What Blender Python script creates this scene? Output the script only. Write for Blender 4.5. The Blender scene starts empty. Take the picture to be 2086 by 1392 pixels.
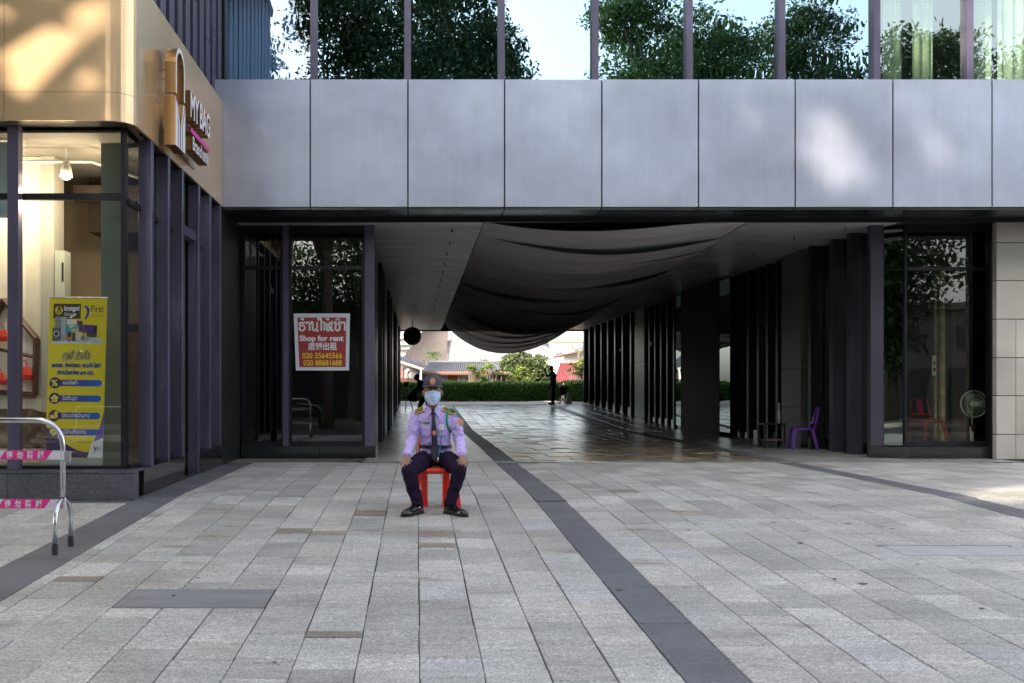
import bpy, bmesh, math, random
import numpy as np
from mathutils import Vector, Matrix, Euler
random.seed(7); rng = np.random.default_rng(11)
sc = bpy.context.scene
COL = sc.collection
R = math.radians
PI = math.pi
EYE = 1.17; F = 2028.0
# ------------------------------------------------------------ camera
cam = bpy.data.cameras.new('camera'); camo = bpy.data.objects.new('camera', cam); COL.objects.link(camo)
camo.location = (0, 0, EYE); camo.rotation_euler = (R(90), 0, 0)
cam.sensor_width = 36; cam.lens = 36 * F / 2086.0
cam.shift_x = (1043 - 849) / 2086.0; cam.shift_y = (793 - 696) / 2086.0
cam.clip_start = 0.1; cam.clip_end = 600
sc.camera = camo
# ------------------------------------------------------------ sun and sky
SUN = Vector((0.66, 0.62, -0.43)).normalized()          # direction the light travels
w = bpy.data.worlds.new('World'); sc.world = w; w.use_nodes = True
nt = w.node_tree
bg = nt.nodes['Background']; sky = nt.nodes.new('ShaderNodeTexSky'); sky.sky_type = 'NISHITA'
sky.sun_disc = False
sky.sun_elevation = math.asin(-SUN.z)
sky.sun_rotation = math.atan2(-SUN.x, -SUN.y)
sky.air_density = 1.0; sky.dust_density = 3.5; sky.ozone_density = .6
hs = nt.nodes.new('ShaderNodeHueSaturation'); hs.inputs['Saturation'].default_value = .38
nt.links.new(sky.outputs[0], hs.inputs['Color']); nt.links.new(hs.outputs[0], bg.inputs[0]); bg.inputs[1].default_value = 0.14
sl = bpy.data.lights.new('sun', 'SUN'); slo = bpy.data.objects.new('sun', sl); COL.objects.link(slo)
sl.energy = 2.4; sl.angle = R(0.6); sl.color = (1.0, 0.87, 0.70)
slo.rotation_euler = SUN.to_track_quat('-Z', 'Y').to_euler(); slo.location = (-30, -30, 40)
vs = sc.view_settings; vs.view_transform = 'Standard'; vs.look = 'None'; vs.gamma = 1; vs.use_curve_mapping = False
vs.exposure = 2.3
sc.cycles.max_bounces = 9; sc.cycles.diffuse_bounces = 5; sc.cycles.glossy_bounces = 5
sc.cycles.transparent_max_bounces = 16; sc.cycles.transmission_bounces = 4
sc.cycles.caustics_reflective = False; sc.cycles.caustics_refractive = False
sc.cycles.use_denoising = True
sc.cycles.sample_clamp_indirect = 6

def W(px, py, Y):                       # a point at distance Y seen at pixel (px, py) of the photograph
    return Vector(((px - 849) / F * Y, Y, EYE + (793 - py) / F * Y))
def gz(y):                              # height of the ground along the street
    if y < -6: return -0.032 * 17
    if y < 11: return -0.032 * (11 - y)
    if y < 29: return 0.0
    if y < 47: return 0.031 * (y - 29)
    return 0.558
# ------------------------------------------------------------ objects
ORG = {}
def thing(name, label, cat, loc=(0, 0, 0), group=None, kind=None):
    o = bpy.data.objects.new(name, None); COL.objects.link(o); o.location = loc; o.empty_display_size = .2
    ORG[o.name] = Vector(loc)
    if kind: o['kind'] = kind
    if label: o['label'] = label
    if cat: o['category'] = cat
    if group: o['group'] = group
    return o
class MB:
    def __init__(s): s.v = []; s.f = []
    def add(s, vs_, fs):
        n = len(s.v); s.v.extend([tuple(p) for p in vs_]); s.f.extend([tuple(i + n for i in q) for q in fs]); return s
    def box(s, x0, x1, y0, y1, z0, z1):
        return s.add([(x0,y0,z0),(x1,y0,z0),(x1,y1,z0),(x0,y1,z0),(x0,y0,z1),(x1,y0,z1),(x1,y1,z1),(x0,y1,z1)],
                     [(3,2,1,0),(4,5,6,7),(0,1,5,4),(1,2,6,5),(2,3,7,6),(3,0,4,7)])
    def quad(s, a, b, c, d): return s.add([a, b, c, d], [(0, 1, 2, 3)])
    def tri(s, a, b, c): return s.add([a, b, c], [(0, 1, 2)])
    def hexa(s, p): return s.add(p, [(3,2,1,0),(4,5,6,7),(0,1,5,4),(1,2,6,5),(2,3,7,6),(3,0,4,7)])
    def prism(s, poly, ax, a, b):       # poly: 2D outline in the other two axes, extruded a..b along ax
        def P(u, v, t):
            return (t, u, v) if ax == 0 else ((u, t, v) if ax == 1 else (u, v, t))
        n = len(poly)
        vs_ = [P(u, v, a) for u, v in poly] + [P(u, v, b) for u, v in poly]
        fs = [tuple(range(n))[::-1], tuple(range(n, 2 * n))] + [(i, (i + 1) % n, (i + 1) % n + n, i + n) for i in range(n)]
        if ax == 1: fs = [q[::-1] for q in fs]
        return s.add(vs_, fs)
    def loft(s, rings, cap=True):
        n = len(rings[0]); vs_ = [p for r in rings for p in r]; fs = []
        for k in range(len(rings) - 1):
            for i in range(n):
                j = (i + 1) % n; fs.append((k*n+i, k*n+j, (k+1)*n+j, (k+1)*n+i))
        if cap: fs.append(tuple(range(n))[::-1]); fs.append(tuple(range((len(rings)-1)*n, len(rings)*n)))
        return s.add(vs_, fs)
    def tube(s, pts, r, n=8, cap=True):
        pts = [Vector(p) for p in pts]; rs = r if isinstance(r, list) else [r] * len(pts)
        rings = []; up = None
        for i, p in enumerate(pts):
            d = (pts[min(i+1, len(pts)-1)] - pts[max(i-1, 0)])
            d = d.normalized() if d.length > 1e-9 else Vector((0,0,1))
            if up is None:
                up = Vector((0,0,1)) if abs(d.z) < .9 else Vector((0,1,0))
            a = d.cross(up)
            a = a.normalized() if a.length > 1e-6 else Vector((1,0,0))
            b = a.cross(d).normalized(); up = b
            rr = rs[i]; ra, rb = (rr if isinstance(rr, (tuple, list)) else (rr, rr))
            rings.append([p + a * (ra * math.cos(2*PI*k/n)) + b * (rb * math.sin(2*PI*k/n)) for k in range(n)])
        return s.loft(rings, cap)
    def ell(s, c, rx, ry, rz, nu=14, nv=9, rot=None):
        c = Vector(c); rings = []
        for j in range(nv + 1):
            t = -PI/2 + PI * j / nv; t = max(min(t, PI/2 - .02), -PI/2 + .02)
            ring = []
            for i in range(nu):
                a = 2*PI*i/nu
                p = Vector((rx*math.cos(t)*math.cos(a), ry*math.cos(t)*math.sin(a), rz*math.sin(t)))
                if rot: p = rot @ p
                ring.append(c + p)
            rings.append(ring)
        return s.loft(rings)
    def disc(s, c, ru, rv, u, v, n=24):
        c = Vector(c); u = Vector(u); v = Vector(v)
        return s.add([c + u*(ru*math.cos(2*PI*i/n)) + v*(rv*math.sin(2*PI*i/n)) for i in range(n)], [tuple(range(n))])
    def arr(s, V, Fq):
        n = len(s.v); s.v.extend(map(tuple, V)); s.f.extend([tuple(int(i)+n for i in q) for q in Fq]); return s
def mesh_of(mb, off=(0, 0, 0), smooth=False):
    me = bpy.data.meshes.new('mesh'); o = Vector(off)
    if o.length > 0: vv = [(a-o.x, b-o.y, c-o.z) for a, b, c in mb.v]
    else: vv = mb.v
    me.from_pydata(vv, [], mb.f); me.update()
    if smooth: me.polygons.foreach_set('use_smooth', [True]*len(me.polygons))
    return me
def bevel_mesh(me, w_, seg=1):
    bm = bmesh.new(); bm.from_mesh(me)
    bmesh.ops.bevel(bm, geom=[e for e in bm.edges if e.is_manifold and e.calc_face_angle(0) > .6], offset=w_, segments=seg, affect='EDGES', profile=.6)
    bm.to_mesh(me); bm.free()
def part(name, mb, mat, parent=None, smooth=False, bevel=0, kind=None, label=None, me=None):
    off = ORG[parent.name] if parent is not None else (0, 0, 0)
    if me is None: me = mesh_of(mb, off, smooth)
    if bevel: bevel_mesh(me, bevel)
    if mat and not len(me.materials): me.materials.append(mat)
    o = bpy.data.objects.new(name, me); COL.objects.link(o)
    if parent is not None: o.parent = parent
    ORG[o.name] = Vector(off)
    if kind: o['kind'] = kind
    if label: o['label'] = label
    return o
def single(name, mb, mat, label, cat, group=None, base=None, **k):
    b = Vector(base) if base is not None else Vector((0, 0, 0))
    me = mesh_of(mb, b, k.get('smooth', False))
    if k.get('bevel'): bevel_mesh(me, k['bevel'])
    me.materials.append(mat)
    o = bpy.data.objects.new(name, me); COL.objects.link(o); o.location = b; ORG[o.name] = b
    o['label'] = label; o['category'] = cat
    if group: o['group'] = group
    return o
def struct(name, mb, mat, smooth=False):
    o = part(name, mb, mat, None, smooth); o['kind'] = 'structure'; return o
def copy_tree(o, parent=None):
    c = o.copy(); COL.objects.link(c); c.parent = parent; ORG[c.name] = ORG[o.name].copy()
    for ch in o.children: copy_tree(ch, c)
    return c
def fuse(mb, voxel, smooth_n=4, disp=0, dscale=.1, off=(0,0,0)):
    """one continuous skin over overlapping closed shapes"""
    me = mesh_of(mb, off)
    o = bpy.data.objects.new('tmp', me); COL.objects.link(o)
    m = o.modifiers.new('r', 'REMESH'); m.mode = 'VOXEL'; m.voxel_size = voxel; m.use_smooth_shade = True
    if smooth_n:
        m = o.modifiers.new('s', 'SMOOTH'); m.factor = .5; m.iterations = smooth_n
    if disp:
        t = bpy.data.textures.new('t', 'CLOUDS'); t.noise_scale = dscale; t.noise_depth = 1
        m = o.modifiers.new('d', 'DISPLACE'); m.texture = t; m.strength = disp; m.mid_level = .5
    dg = bpy.context.evaluated_depsgraph_get(); dg.update()
    out = bpy.data.meshes.new_from_object(o.evaluated_get(dg))
    bpy.data.objects.remove(o); bpy.data.meshes.remove(me)
    out.polygons.foreach_set('use_smooth', [True]*len(out.polygons))
    return out
# ------------------------------------------------------------ materials
def mat(name, col, rough=.5, metal=0, spec=.5, emit=None, es=0, alpha=None, coat=0, noise=None, bump=None, var=0, island=False, sheen=0):
    """noise=(scale xyz, amount, detail) multiplies the colour; bump=(scale xyz, strength, distance)"""
    m = bpy.data.materials.new(name); m.use_nodes = True; n = m.node_tree; b = n.nodes['Principled BSDF']
    c4 = (col[0], col[1], col[2], 1)
    b.inputs['Base Color'].default_value = c4; b.inputs['Roughness'].default_value = rough
    b.inputs['Metallic'].default_value = metal; b.inputs['Specular IOR Level'].default_value = spec
    b.inputs['Coat Weight'].default_value = coat
    if sheen: b.inputs['Sheen Weight'].default_value = sheen
    if emit: b.inputs['Emission Color'].default_value = (*emit, 1); b.inputs['Emission Strength'].default_value = es
    cur = None
    def coords(scale):
        g = n.nodes.new('ShaderNodeTexCoord'); mp = n.nodes.new('ShaderNodeMapping'); mp.inputs['Scale'].default_value = scale
        src = g.outputs['Object']
        if name.startswith('w_'):
            gg = n.nodes.new('ShaderNodeNewGeometry'); src = gg.outputs['Position']
        n.links.new(src, mp.inputs[0]); return mp.outputs[0]
    if noise:
        if not isinstance(noise, list): noise = [noise]
        for sc_, am, det in noise:
            t = n.nodes.new('ShaderNodeTexNoise'); t.inputs['Scale'].default_value = 1; t.inputs['Detail'].default_value = det
            n.links.new(coords(sc_), t.inputs['Vector'])
            mr = n.nodes.new('ShaderNodeMapRange'); mr.inputs[1].default_value = .3; mr.inputs[2].default_value = .7
            mr.inputs[3].default_value = 1 - am; mr.inputs[4].default_value = 1 + am
            n.links.new(t.outputs[0], mr.inputs[0])
            mx = n.nodes.new('ShaderNodeVectorMath'); mx.operation = 'SCALE'
            if cur is None: mx.inputs[0].default_value = col
            else: n.links.new(cur, mx.inputs[0])
            n.links.new(mr.outputs[0], mx.inputs['Scale']); cur = mx.outputs[0]
    if var:
        if island: g = n.nodes.new('ShaderNodeNewGeometry'); src = g.outputs['Random Per Island']
        else: g = n.nodes.new('ShaderNodeObjectInfo'); src = g.outputs['Random']
        mr = n.nodes.new('ShaderNodeMapRange'); mr.inputs[3].default_value = 1 - var; mr.inputs[4].default_value = 1 + var
        n.links.new(src, mr.inputs[0])
        mx = n.nodes.new('ShaderNodeVectorMath'); mx.operation = 'SCALE'
        if cur is None: mx.inputs[0].default_value = col
        else: n.links.new(cur, mx.inputs[0])
        n.links.new(mr.outputs[0], mx.inputs['Scale']); cur = mx.outputs[0]
    if cur is not None: n.links.new(cur, b.inputs['Base Color'])
    if bump:
        sc_, st, ds = bump
        t = n.nodes.new('ShaderNodeTexNoise'); t.inputs['Scale'].default_value = 1; t.inputs['Detail'].default_value = 3
        n.links.new(coords(sc_), t.inputs['Vector'])
        bp = n.nodes.new('ShaderNodeBump'); bp.inputs['Strength'].default_value = st; bp.inputs['Distance'].default_value = ds
        n.links.new(t.outputs[0], bp.inputs['Height']); n.links.new(bp.outputs[0], b.inputs['Normal'])
    return m
def glass(name, tint=(.85,.9,.9), refl=.12, rough=0.0, ripple=0, rs=(1,1,1), bfac=.35, gcol=(1,1,1)):
    """see-through pane: clear body plus a mirror that grows towards grazing angles"""
    m = bpy.data.materials.new(name); m.use_nodes = True; n = m.node_tree
    for x in list(n.nodes): n.nodes.remove(x)
    out = n.nodes.new('ShaderNodeOutputMaterial'); mix = n.nodes.new('ShaderNodeMixShader')
    tr = n.nodes.new('ShaderNodeBsdfTransparent'); tr.inputs[0].default_value = (*tint, 1)
    gl = n.nodes.new('ShaderNodeBsdfGlossy'); gl.inputs['Roughness'].default_value = rough; gl.inputs[0].default_value = (*gcol, 1)
    lw = n.nodes.new('ShaderNodeLayerWeight'); lw.inputs[0].default_value = bfac
    mr = n.nodes.new('ShaderNodeMapRange'); mr.inputs[3].default_value = refl; mr.inputs[4].default_value = 1
    n.links.new(lw.outputs['Fresnel'] if False else lw.outputs['Facing'], mr.inputs[0])
    pw = n.nodes.new('ShaderNodeMath'); pw.operation = 'POWER'; pw.inputs[1].default_value = 4
    n.links.new(lw.outputs['Facing'], pw.inputs[0]); n.links.new(pw.outputs[0], mr.inputs[0])
    n.links.new(mr.outputs[0], mix.inputs[0]); n.links.new(tr.outputs[0], mix.inputs[1]); n.links.new(gl.outputs[0], mix.inputs[2])
    n.links.new(mix.outputs[0], out.inputs[0])
    if ripple:
        g = n.nodes.new('ShaderNodeNewGeometry'); mp = n.nodes.new('ShaderNodeMapping'); mp.inputs['Scale'].default_value = rs
        t = n.nodes.new('ShaderNodeTexNoise'); t.inputs['Scale'].default_value = 1; t.inputs['Detail'].default_value = 1.5
        n.links.new(g.outputs['Position'], mp.inputs[0]); n.links.new(mp.outputs[0], t.inputs['Vector'])
        bp = n.nodes.new('ShaderNodeBump'); bp.inputs['Strength'].default_value = 1; bp.inputs['Distance'].default_value = ripple
        n.links.new(t.outputs[0], bp.inputs['Height']); n.links.new(bp.outputs[0], gl.inputs['Normal'])
    return m
def stone(name, col, rough=.5, spk=.22, streak=.12, tone=.12, island=False, stain=0, bumpd=.002, spec=.5):
    """granite slab: speckle, sawn streaks along x, tone of each piece, brown stains"""
    m = mat(name, col, rough, spec=spec, noise=[((75,80,75), spk*2.2, 4), ((22,26,22), spk*.7, 4), ((3.2, 20, 20), streak*.9, 4), ((1.3,1.9,.9), .17, 5)], var=tone, island=island, bump=((40, 110, 60), .7, bumpd))
    n = m.node_tree; b = n.nodes['Principled BSDF']; src = b.inputs['Base Color'].links[0].from_socket
    if island: rn = n.nodes.new('ShaderNodeNewGeometry').outputs['Random Per Island']
    else: rn = n.nodes.new('ShaderNodeObjectInfo').outputs['Random']
    ml = n.nodes.new('ShaderNodeMath'); ml.operation = 'MULTIPLY'; ml.inputs[1].default_value = 37.31; fr = n.nodes.new('ShaderNodeMath'); fr.operation = 'FRACT'
    n.links.new(rn, ml.inputs[0]); n.links.new(ml.outputs[0], fr.inputs[0])
    cr_ = n.nodes.new('ShaderNodeValToRGB'); e = cr_.color_ramp.elements; e[0].color = (1.02,1,.98,1); e[1].color = (.97,.985,1.02,1)
    for ps_, c_ in ((.35,(1,1,1,1)),(.90,(.97,.985,1.03,1)),(.93,(.88,.875,.87,1)),(.988,(.80,.75,.69,1))):
        q_ = e.new(ps_); q_.color = c_
    cr_.color_ramp.interpolation = 'CONSTANT'
    n.links.new(fr.outputs[0], cr_.inputs[0]); mv = n.nodes.new('ShaderNodeVectorMath'); mv.operation = 'MULTIPLY'
    n.links.new(src, mv.inputs[0]); n.links.new(cr_.outputs[0], mv.inputs[1]); n.links.new(mv.outputs[0], b.inputs['Base Color'])
    if stain:
        n = m.node_tree; b = n.nodes['Principled BSDF']; src = b.inputs['Base Color'].links[0].from_socket
        g = n.nodes.new('ShaderNodeNewGeometry'); mp = n.nodes.new('ShaderNodeMapping'); mp.inputs['Scale'].default_value = (1.3, 3.6, 1)
        t = n.nodes.new('ShaderNodeTexNoise'); t.inputs['Scale'].default_value = 1; t.inputs['Detail'].default_value = 6
        n.links.new(g.outputs['Position'], mp.inputs[0]); n.links.new(mp.outputs[0], t.inputs['Vector'])
        mr = n.nodes.new('ShaderNodeMapRange'); mr.inputs[1].default_value = .62; mr.inputs[2].default_value = .74; mr.inputs[3].default_value = 0; mr.inputs[4].default_value = stain
        n.links.new(t.outputs[0], mr.inputs[0])
        mx = n.nodes.new('ShaderNodeMix'); mx.data_type = 'RGBA'; mx.inputs[7].default_value = (.24, .17, .12, 1)
        n.links.new(mr.outputs[0], mx.inputs[0]); n.links.new(src, mx.inputs[6]); n.links.new(mx.outputs[2], b.inputs['Base Color'])
    return m
K = {}
K['paver'] = stone('w_paver', (.44,.427,.40), .45, stain=.75, tone=.17, bumpd=.004)
K['paver_i'] = stone('w_paver_island', (.44,.427,.40), .45, stain=.75, tone=.17, island=True, bumpd=.004)
K['band'] = stone('w_band', (.135,.135,.15), .5, spk=.12, streak=.06, tone=.05)
K['band_i'] = stone('w_band_island', (.135,.135,.15), .5, spk=.12, streak=.06, tone=.05, island=True)
K['slate'] = stone('w_slate', (.27,.21,.145), .20, spk=.15, streak=.25, tone=.5)
K['slate_i'] = stone('w_slate_island', (.27,.21,.145), .20, spk=.15, streak=.25, tone=.5, island=True)
K['path'] = stone('w_path', (.36,.36,.34), .25, tone=.1)
K['path_i'] = stone('w_path_island', (.36,.37,.36), .25, tone=.1, island=True)
K['joint'] = mat('w_joint', (.075,.072,.068), .9, noise=((5,2.2,3), .85, 4))
K['black'] = mat('black', (.012,.012,.014), .35)
K['granite_dark'] = mat('w_granite_dark', (.085,.09,.105), .3, noise=[((75,75,75), .6, 3), ((3,3,3), .15, 2)], bump=((200,200,200), .25, .001))
K['granite_pol'] = mat('w_granite_polished', (.018,.02,.02), .06, noise=((90,90,90), .4, 2))
K['purple'] = mat('w_purple_metal', (.105,.093,.145), .36, metal=.35, noise=[((1.2,1.2,.8), .22, 4), ((14,14,2), .1, 3)], bump=((60,60,6), .15, .001))
K['panel'] = mat('w_alu_panel', (.43,.465,.575), .36, metal=.5, noise=[((22,1,.6), .03, 3), ((5,1,3.5), .035, 5), ((.8,1,1.1), .14, 4)], bump=((1.3,1,.9), .25, .03))
def smudge(m, sc_, lo, hi, r0, r1, dark):
    """grime patches: darker and rougher where a coarse noise peaks"""
    n = m.node_tree; b = n.nodes['Principled BSDF']; src = b.inputs['Base Color'].links[0].from_socket
    g = n.nodes.new('ShaderNodeNewGeometry'); mp = n.nodes.new('ShaderNodeMapping'); mp.inputs['Scale'].default_value = sc_
    t = n.nodes.new('ShaderNodeTexNoise'); t.inputs['Scale'].default_value = 1; t.inputs['Detail'].default_value = 8; t.inputs['Roughness'].default_value = .65
    n.links.new(g.outputs['Position'], mp.inputs[0]); n.links.new(mp.outputs[0], t.inputs['Vector'])
    a = n.nodes.new('ShaderNodeMapRange'); a.inputs[1].default_value = lo; a.inputs[2].default_value = hi; a.inputs[3].default_value = 1; a.inputs[4].default_value = dark
    c = n.nodes.new('ShaderNodeMapRange'); c.inputs[1].default_value = .35; c.inputs[2].default_value = .65; c.inputs[3].default_value = r0; c.inputs[4].default_value = r1
    n.links.new(t.outputs[0], a.inputs[0]); n.links.new(t.outputs[0], c.inputs[0]); n.links.new(c.outputs[0], b.inputs['Roughness'])
    v = n.nodes.new('ShaderNodeVectorMath'); v.operation = 'SCALE'; n.links.new(src, v.inputs[0]); n.links.new(a.outputs[0], v.inputs['Scale']); n.links.new(v.outputs[0], b.inputs['Base Color'])
smudge(K['panel'], (1.9,1,1.3), .60, .72, .31, .40, .90)
K['fascia'] = mat('w_champagne_metal', (.80,.56,.32), .27, metal=.68, noise=((.9,.9,1.3), .09, 3), bump=((1.2,1.2,.9), .22, .03))
smudge(K['purple'], (2.5,2.5,1.2), .58, .75, .28, .5, 1.6)
K['frame'] = mat('w_frame_metal', (.02,.021,.026), .35, metal=.5)
K['soffit'] = mat('w_soffit_metal', (.06,.065,.065), .25, metal=.6, noise=((1.5,6,1), .3, 3), bump=((1,3,1), .3, .03))
K['ceiling'] = mat('w_ceiling_board', (.50,.51,.50), .38, noise=[((.7,5,1), .32, 5), ((.25,.3,1), .25, 3)], bump=((.6,7,1), .35, .01))
K['dark_wall'] = mat('w_dark_wall', (.02,.02,.022), .4)
K['stone_col'] = mat('w_column_stone', (.11,.11,.105), .4, noise=[((80,80,80), .15, 2), ((1,1,1.2), .12, 3)], var=.06)
K['granite_wall'] = mat('w_granite_wall', (.42,.40,.36), .45, noise=[((120,120,120), .2, 3), ((1.4,1.4,1.4), .12, 4)], var=.07, bump=((120,120,120), .3, .001))
K['white'] = mat('white_paint', (.78,.77,.74), .5)
K['cream'] = mat('cream_paint', (.70,.58,.42), .6)
K['chrome'] = mat('steel_tube', (.62,.62,.64), .22, metal=.95, noise=((9,9,9), .12, 3))
K['rubber'] = mat('rubber', (.02,.02,.022), .6)
K['pane_up'] = glass('upper_pane', (.10,.20,.24), .55, 0.0, ripple=.0035, rs=(.7, 1, 1.3), gcol=(.58,.80,.95))
K['pane_left'] = glass('blue_pane', (.55,.75,.95), .26, 0.0, ripple=.0035, rs=(.7, 1, 1.3), gcol=(.78,.92,1.0))
K['pane_corner'] = glass('corner_pane', (.60,.66,.56), .10, 0.0, ripple=.0015, rs=(1, 1, .8))
K['pane_up2'] = glass('curtained_pane', (.50,.60,.52), .30, 0.0, ripple=.0035, rs=(.7, 1, 1.3), gcol=(.85,.97,.95))
K['pane_dark'] = glass('dark_pane', (.30,.34,.32), .10, 0.0, ripple=.0015, rs=(1, 1, .8))
K['pane_mirror'] = glass('tinted_pane', (.03,.04,.04), .35, 0.0, ripple=.004, rs=(1, .8, .7), gcol=(.85,.95,.9))
K['pane_shop'] = glass('shop_pane', (.90,.93,.90), .07, 0.0, ripple=.001, rs=(1, 1, 1))
# ------------------------------------------------------------ lettering
def text_mb(body, size, to3d, bold=0, fit=None):
    """flat lettering; to3d maps (u, v) in metres from the left end of the baseline to a world point"""
    c = bpy.data.curves.new('t', 'FONT'); c.body = body; c.size = size; c.offset = bold; c.resolution_u = 3
    o = bpy.data.objects.new('t', c); COL.objects.link(o)
    dg = bpy.context.evaluated_depsgraph_get(); me = bpy.data.meshes.new_from_object(o.evaluated_get(dg))
    xs = [v.co.x for v in me.vertices] or [0]; k = 1
    if fit: k = fit / max(1e-6, max(xs) - min(xs))
    x0 = min(xs); mb = MB()
    mb.add([to3d((v.co.x - x0) * k, v.co.y) for v in me.vertices], [tuple(p.vertices) for p in me.polygons])
    bpy.data.objects.remove(o); bpy.data.meshes.remove(me); bpy.data.curves.remove(c)
    return mb
LAO = {
 'ຮ': (.85, [[(.78,1.05),(.55,.88),(.3,.95),(.1,.8),(.2,.62),(.6,.6),(.75,.4),(.65,.1),(.4,0),(.15,.1),(.1,.32),(.28,.4)]]),
 'າ': (.6, [[(.05,.78),(.2,1),(.42,.92),(.48,.7),(.48,0)]]),
 'ນ': (.9, [[(.25,.8),(.12,.85),(.12,1),(.25,1),(.25,.2),(.38,.02),(.6,.12),(.78,.4),(.78,1)],[(.78,.2),(.65,.02),(.82,-.04),(.88,.1)]]),
 'ໃ': (.5, [[(.38,0),(.38,1.15),(.3,1.45),(.1,1.5),(.02,1.3),(.15,1.2)]]),
 'ໄ': (.5, [[(.35,0),(.35,1.1),(.15,1.25),(.2,1.5),(.4,1.45)]]),
 'ໂ': (.5, [[(.3,0),(.15,.1),(.2,.6),(.2,1.3),(.4,1.5),(.5,1.35)]]),
 'ຫ': (1.0, [[(.05,.9),(.15,1),(.25,.9),(.25,0)],[(.25,.5),(.45,.85),(.55,.7),(.55,.15),(.7,0),(.88,.2),(.8,.7),(.95,1)]]),
 'ເ': (.38, [[(.3,.12),(.2,0),(.1,.1),(.12,1),(.25,1)]]),
 'ແ': (.7, [[(.3,.12),(.2,0),(.1,.1),(.12,1)],[(.6,.12),(.5,0),(.4,.1),(.42,1)]]),
 'ຊ': (.85, [[(.1,.75),(.1,.95),(.28,.95),(.28,.7),(.2,.3),(.35,.02),(.65,.1),(.72,.5),(.6,.85),(.8,1.1)]]),
 'ດ': (.8, [[(.1,0),(.08,.6),(.25,.98),(.55,.95),(.68,.6),(.68,0)],[(.1,.3),(.3,.35),(.25,.1),(.1,0)]]),
 'ອ': (.8, [[(.12,.8),(.3,1),(.6,.92),(.7,.5),(.6,.08),(.3,0),(.1,.2),(.2,.42),(.35,.35)]]),
 'ກ': (.8, [[(.1,0),(.1,.45),(.22,.55),(.1,.75),(.3,1),(.58,.92),(.68,.6),(.68,0)]]),
 'ບ': (.8, [[(.25,.8),(.12,.85),(.14,1),(.25,.98),(.2,.3),(.3,.02),(.55,.02),(.68,.3),(.68,1)]]),
 'ປ': (.8, [[(.25,.8),(.12,.85),(.14,1),(.25,.98),(.2,.3),(.3,.02),(.55,.02),(.68,.3),(.68,1.4)]]),
 'ຍ': (.8, [[(.3,.75),(.12,.8),(.14,1),(.3,.98),(.3,.6),(.15,.4),(.2,.05),(.5,0),(.68,.3),(.68,1)]]),
 'ຕ': (.85, [[(.1,0),(.08,.6),(.22,.98),(.38,.8),(.52,.98),(.7,.7),(.7,0)],[(.1,.3),(.3,.35),(.25,.1),(.1,0)]]),
 'ວ': (.7, [[(.08,.75),(.25,1),(.52,.9),(.6,.5),(.5,.08),(.25,0),(.12,.2),(.3,.3)]]),
 'ງ': (.7, [[(.1,.8),(.3,1),(.5,.8),(.5,.2),(.35,0),(.1,.2),(.05,.4)],[(.5,.4),(.65,.9)]]),
 'ສ': (.85, [[(.1,.75),(.25,.95),(.5,.85),(.6,.5),(.5,.08),(.25,0),(.12,.2),(.3,.4)],[(.55,.6),(.75,1.1)]]),
 'ຈ': (.75, [[(.1,.8),(.3,1),(.6,.85),(.62,.4),(.45,.05),(.25,.05),(.2,.35),(.4,.45)]]),
 'ມ': (.9, [[(.25,.8),(.12,.85),(.14,1),(.25,.98),(.22,.1),(.1,.0),(.05,.12),(.22,.2),(.5,.1),(.72,.3),(.72,1)]]),
 'ຄ': (.8, [[(.1,0),(.08,.6),(.25,.98),(.55,.95),(.68,.6),(.68,0)],[(.1,.5),(.35,.45),(.3,.2)]]),
 'ລ': (.8, [[(.1,.85),(.3,1),(.6,.9),(.68,.4),(.68,0)],[(.65,.5),(.3,.6),(.12,.3),(.25,.02),(.42,.2)]]),
 'ຜ': (.95, [[(.1,.9),(.2,1),(.2,.1),(.3,0),(.45,.6),(.6,0),(.72,.2),(.75,1)]]),
 'ຟ': (.95, [[(.1,.9),(.2,1),(.2,.1),(.3,0),(.45,.6),(.6,0),(.72,.2),(.75,1.4)]]),
 'ທ': (.95, [[(.1,.9),(.22,1),(.22,0)],[(.22,.5),(.4,.9),(.55,.7),(.55,0)],[(.55,.5),(.75,1)]]),
 'ຖ': (.8, [[(.1,0),(.25,.2),(.1,.5),(.2,.9),(.5,1),(.68,.6),(.68,0)]]),
 'ຢ': (.8, [[(.3,.75),(.12,.8),(.14,1),(.3,.98),(.3,.6),(.15,.4),(.2,.05),(.5,0),(.68,.3),(.68,1.4)]]),
 'ະ': (.4, [[(.1,.75),(.25,.9),(.3,.7),(.12,.65)],[(.1,.3),(.25,.45),(.3,.25),(.12,.2)]]),
 'ໆ': (.6, [[(.1,.6),(.3,.9),(.5,.6),(.45,0),(.3,-.2),(.15,0)]]),
 'ຳ': (.6, [[(-.1,1.2),(-.2,1.3),(-.1,1.42),(0,1.3),(-.1,1.2)],[(.05,.78),(.2,1),(.42,.92),(.48,.7),(.48,0)]]),
 ' ': (.5, []), ',': (.3, [[(.15,.1),(.05,-.15)]]), '*': (.3, [[(.05,1.1),(.25,1.3)],[(.25,1.1),(.05,1.3)]]),
}
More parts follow.
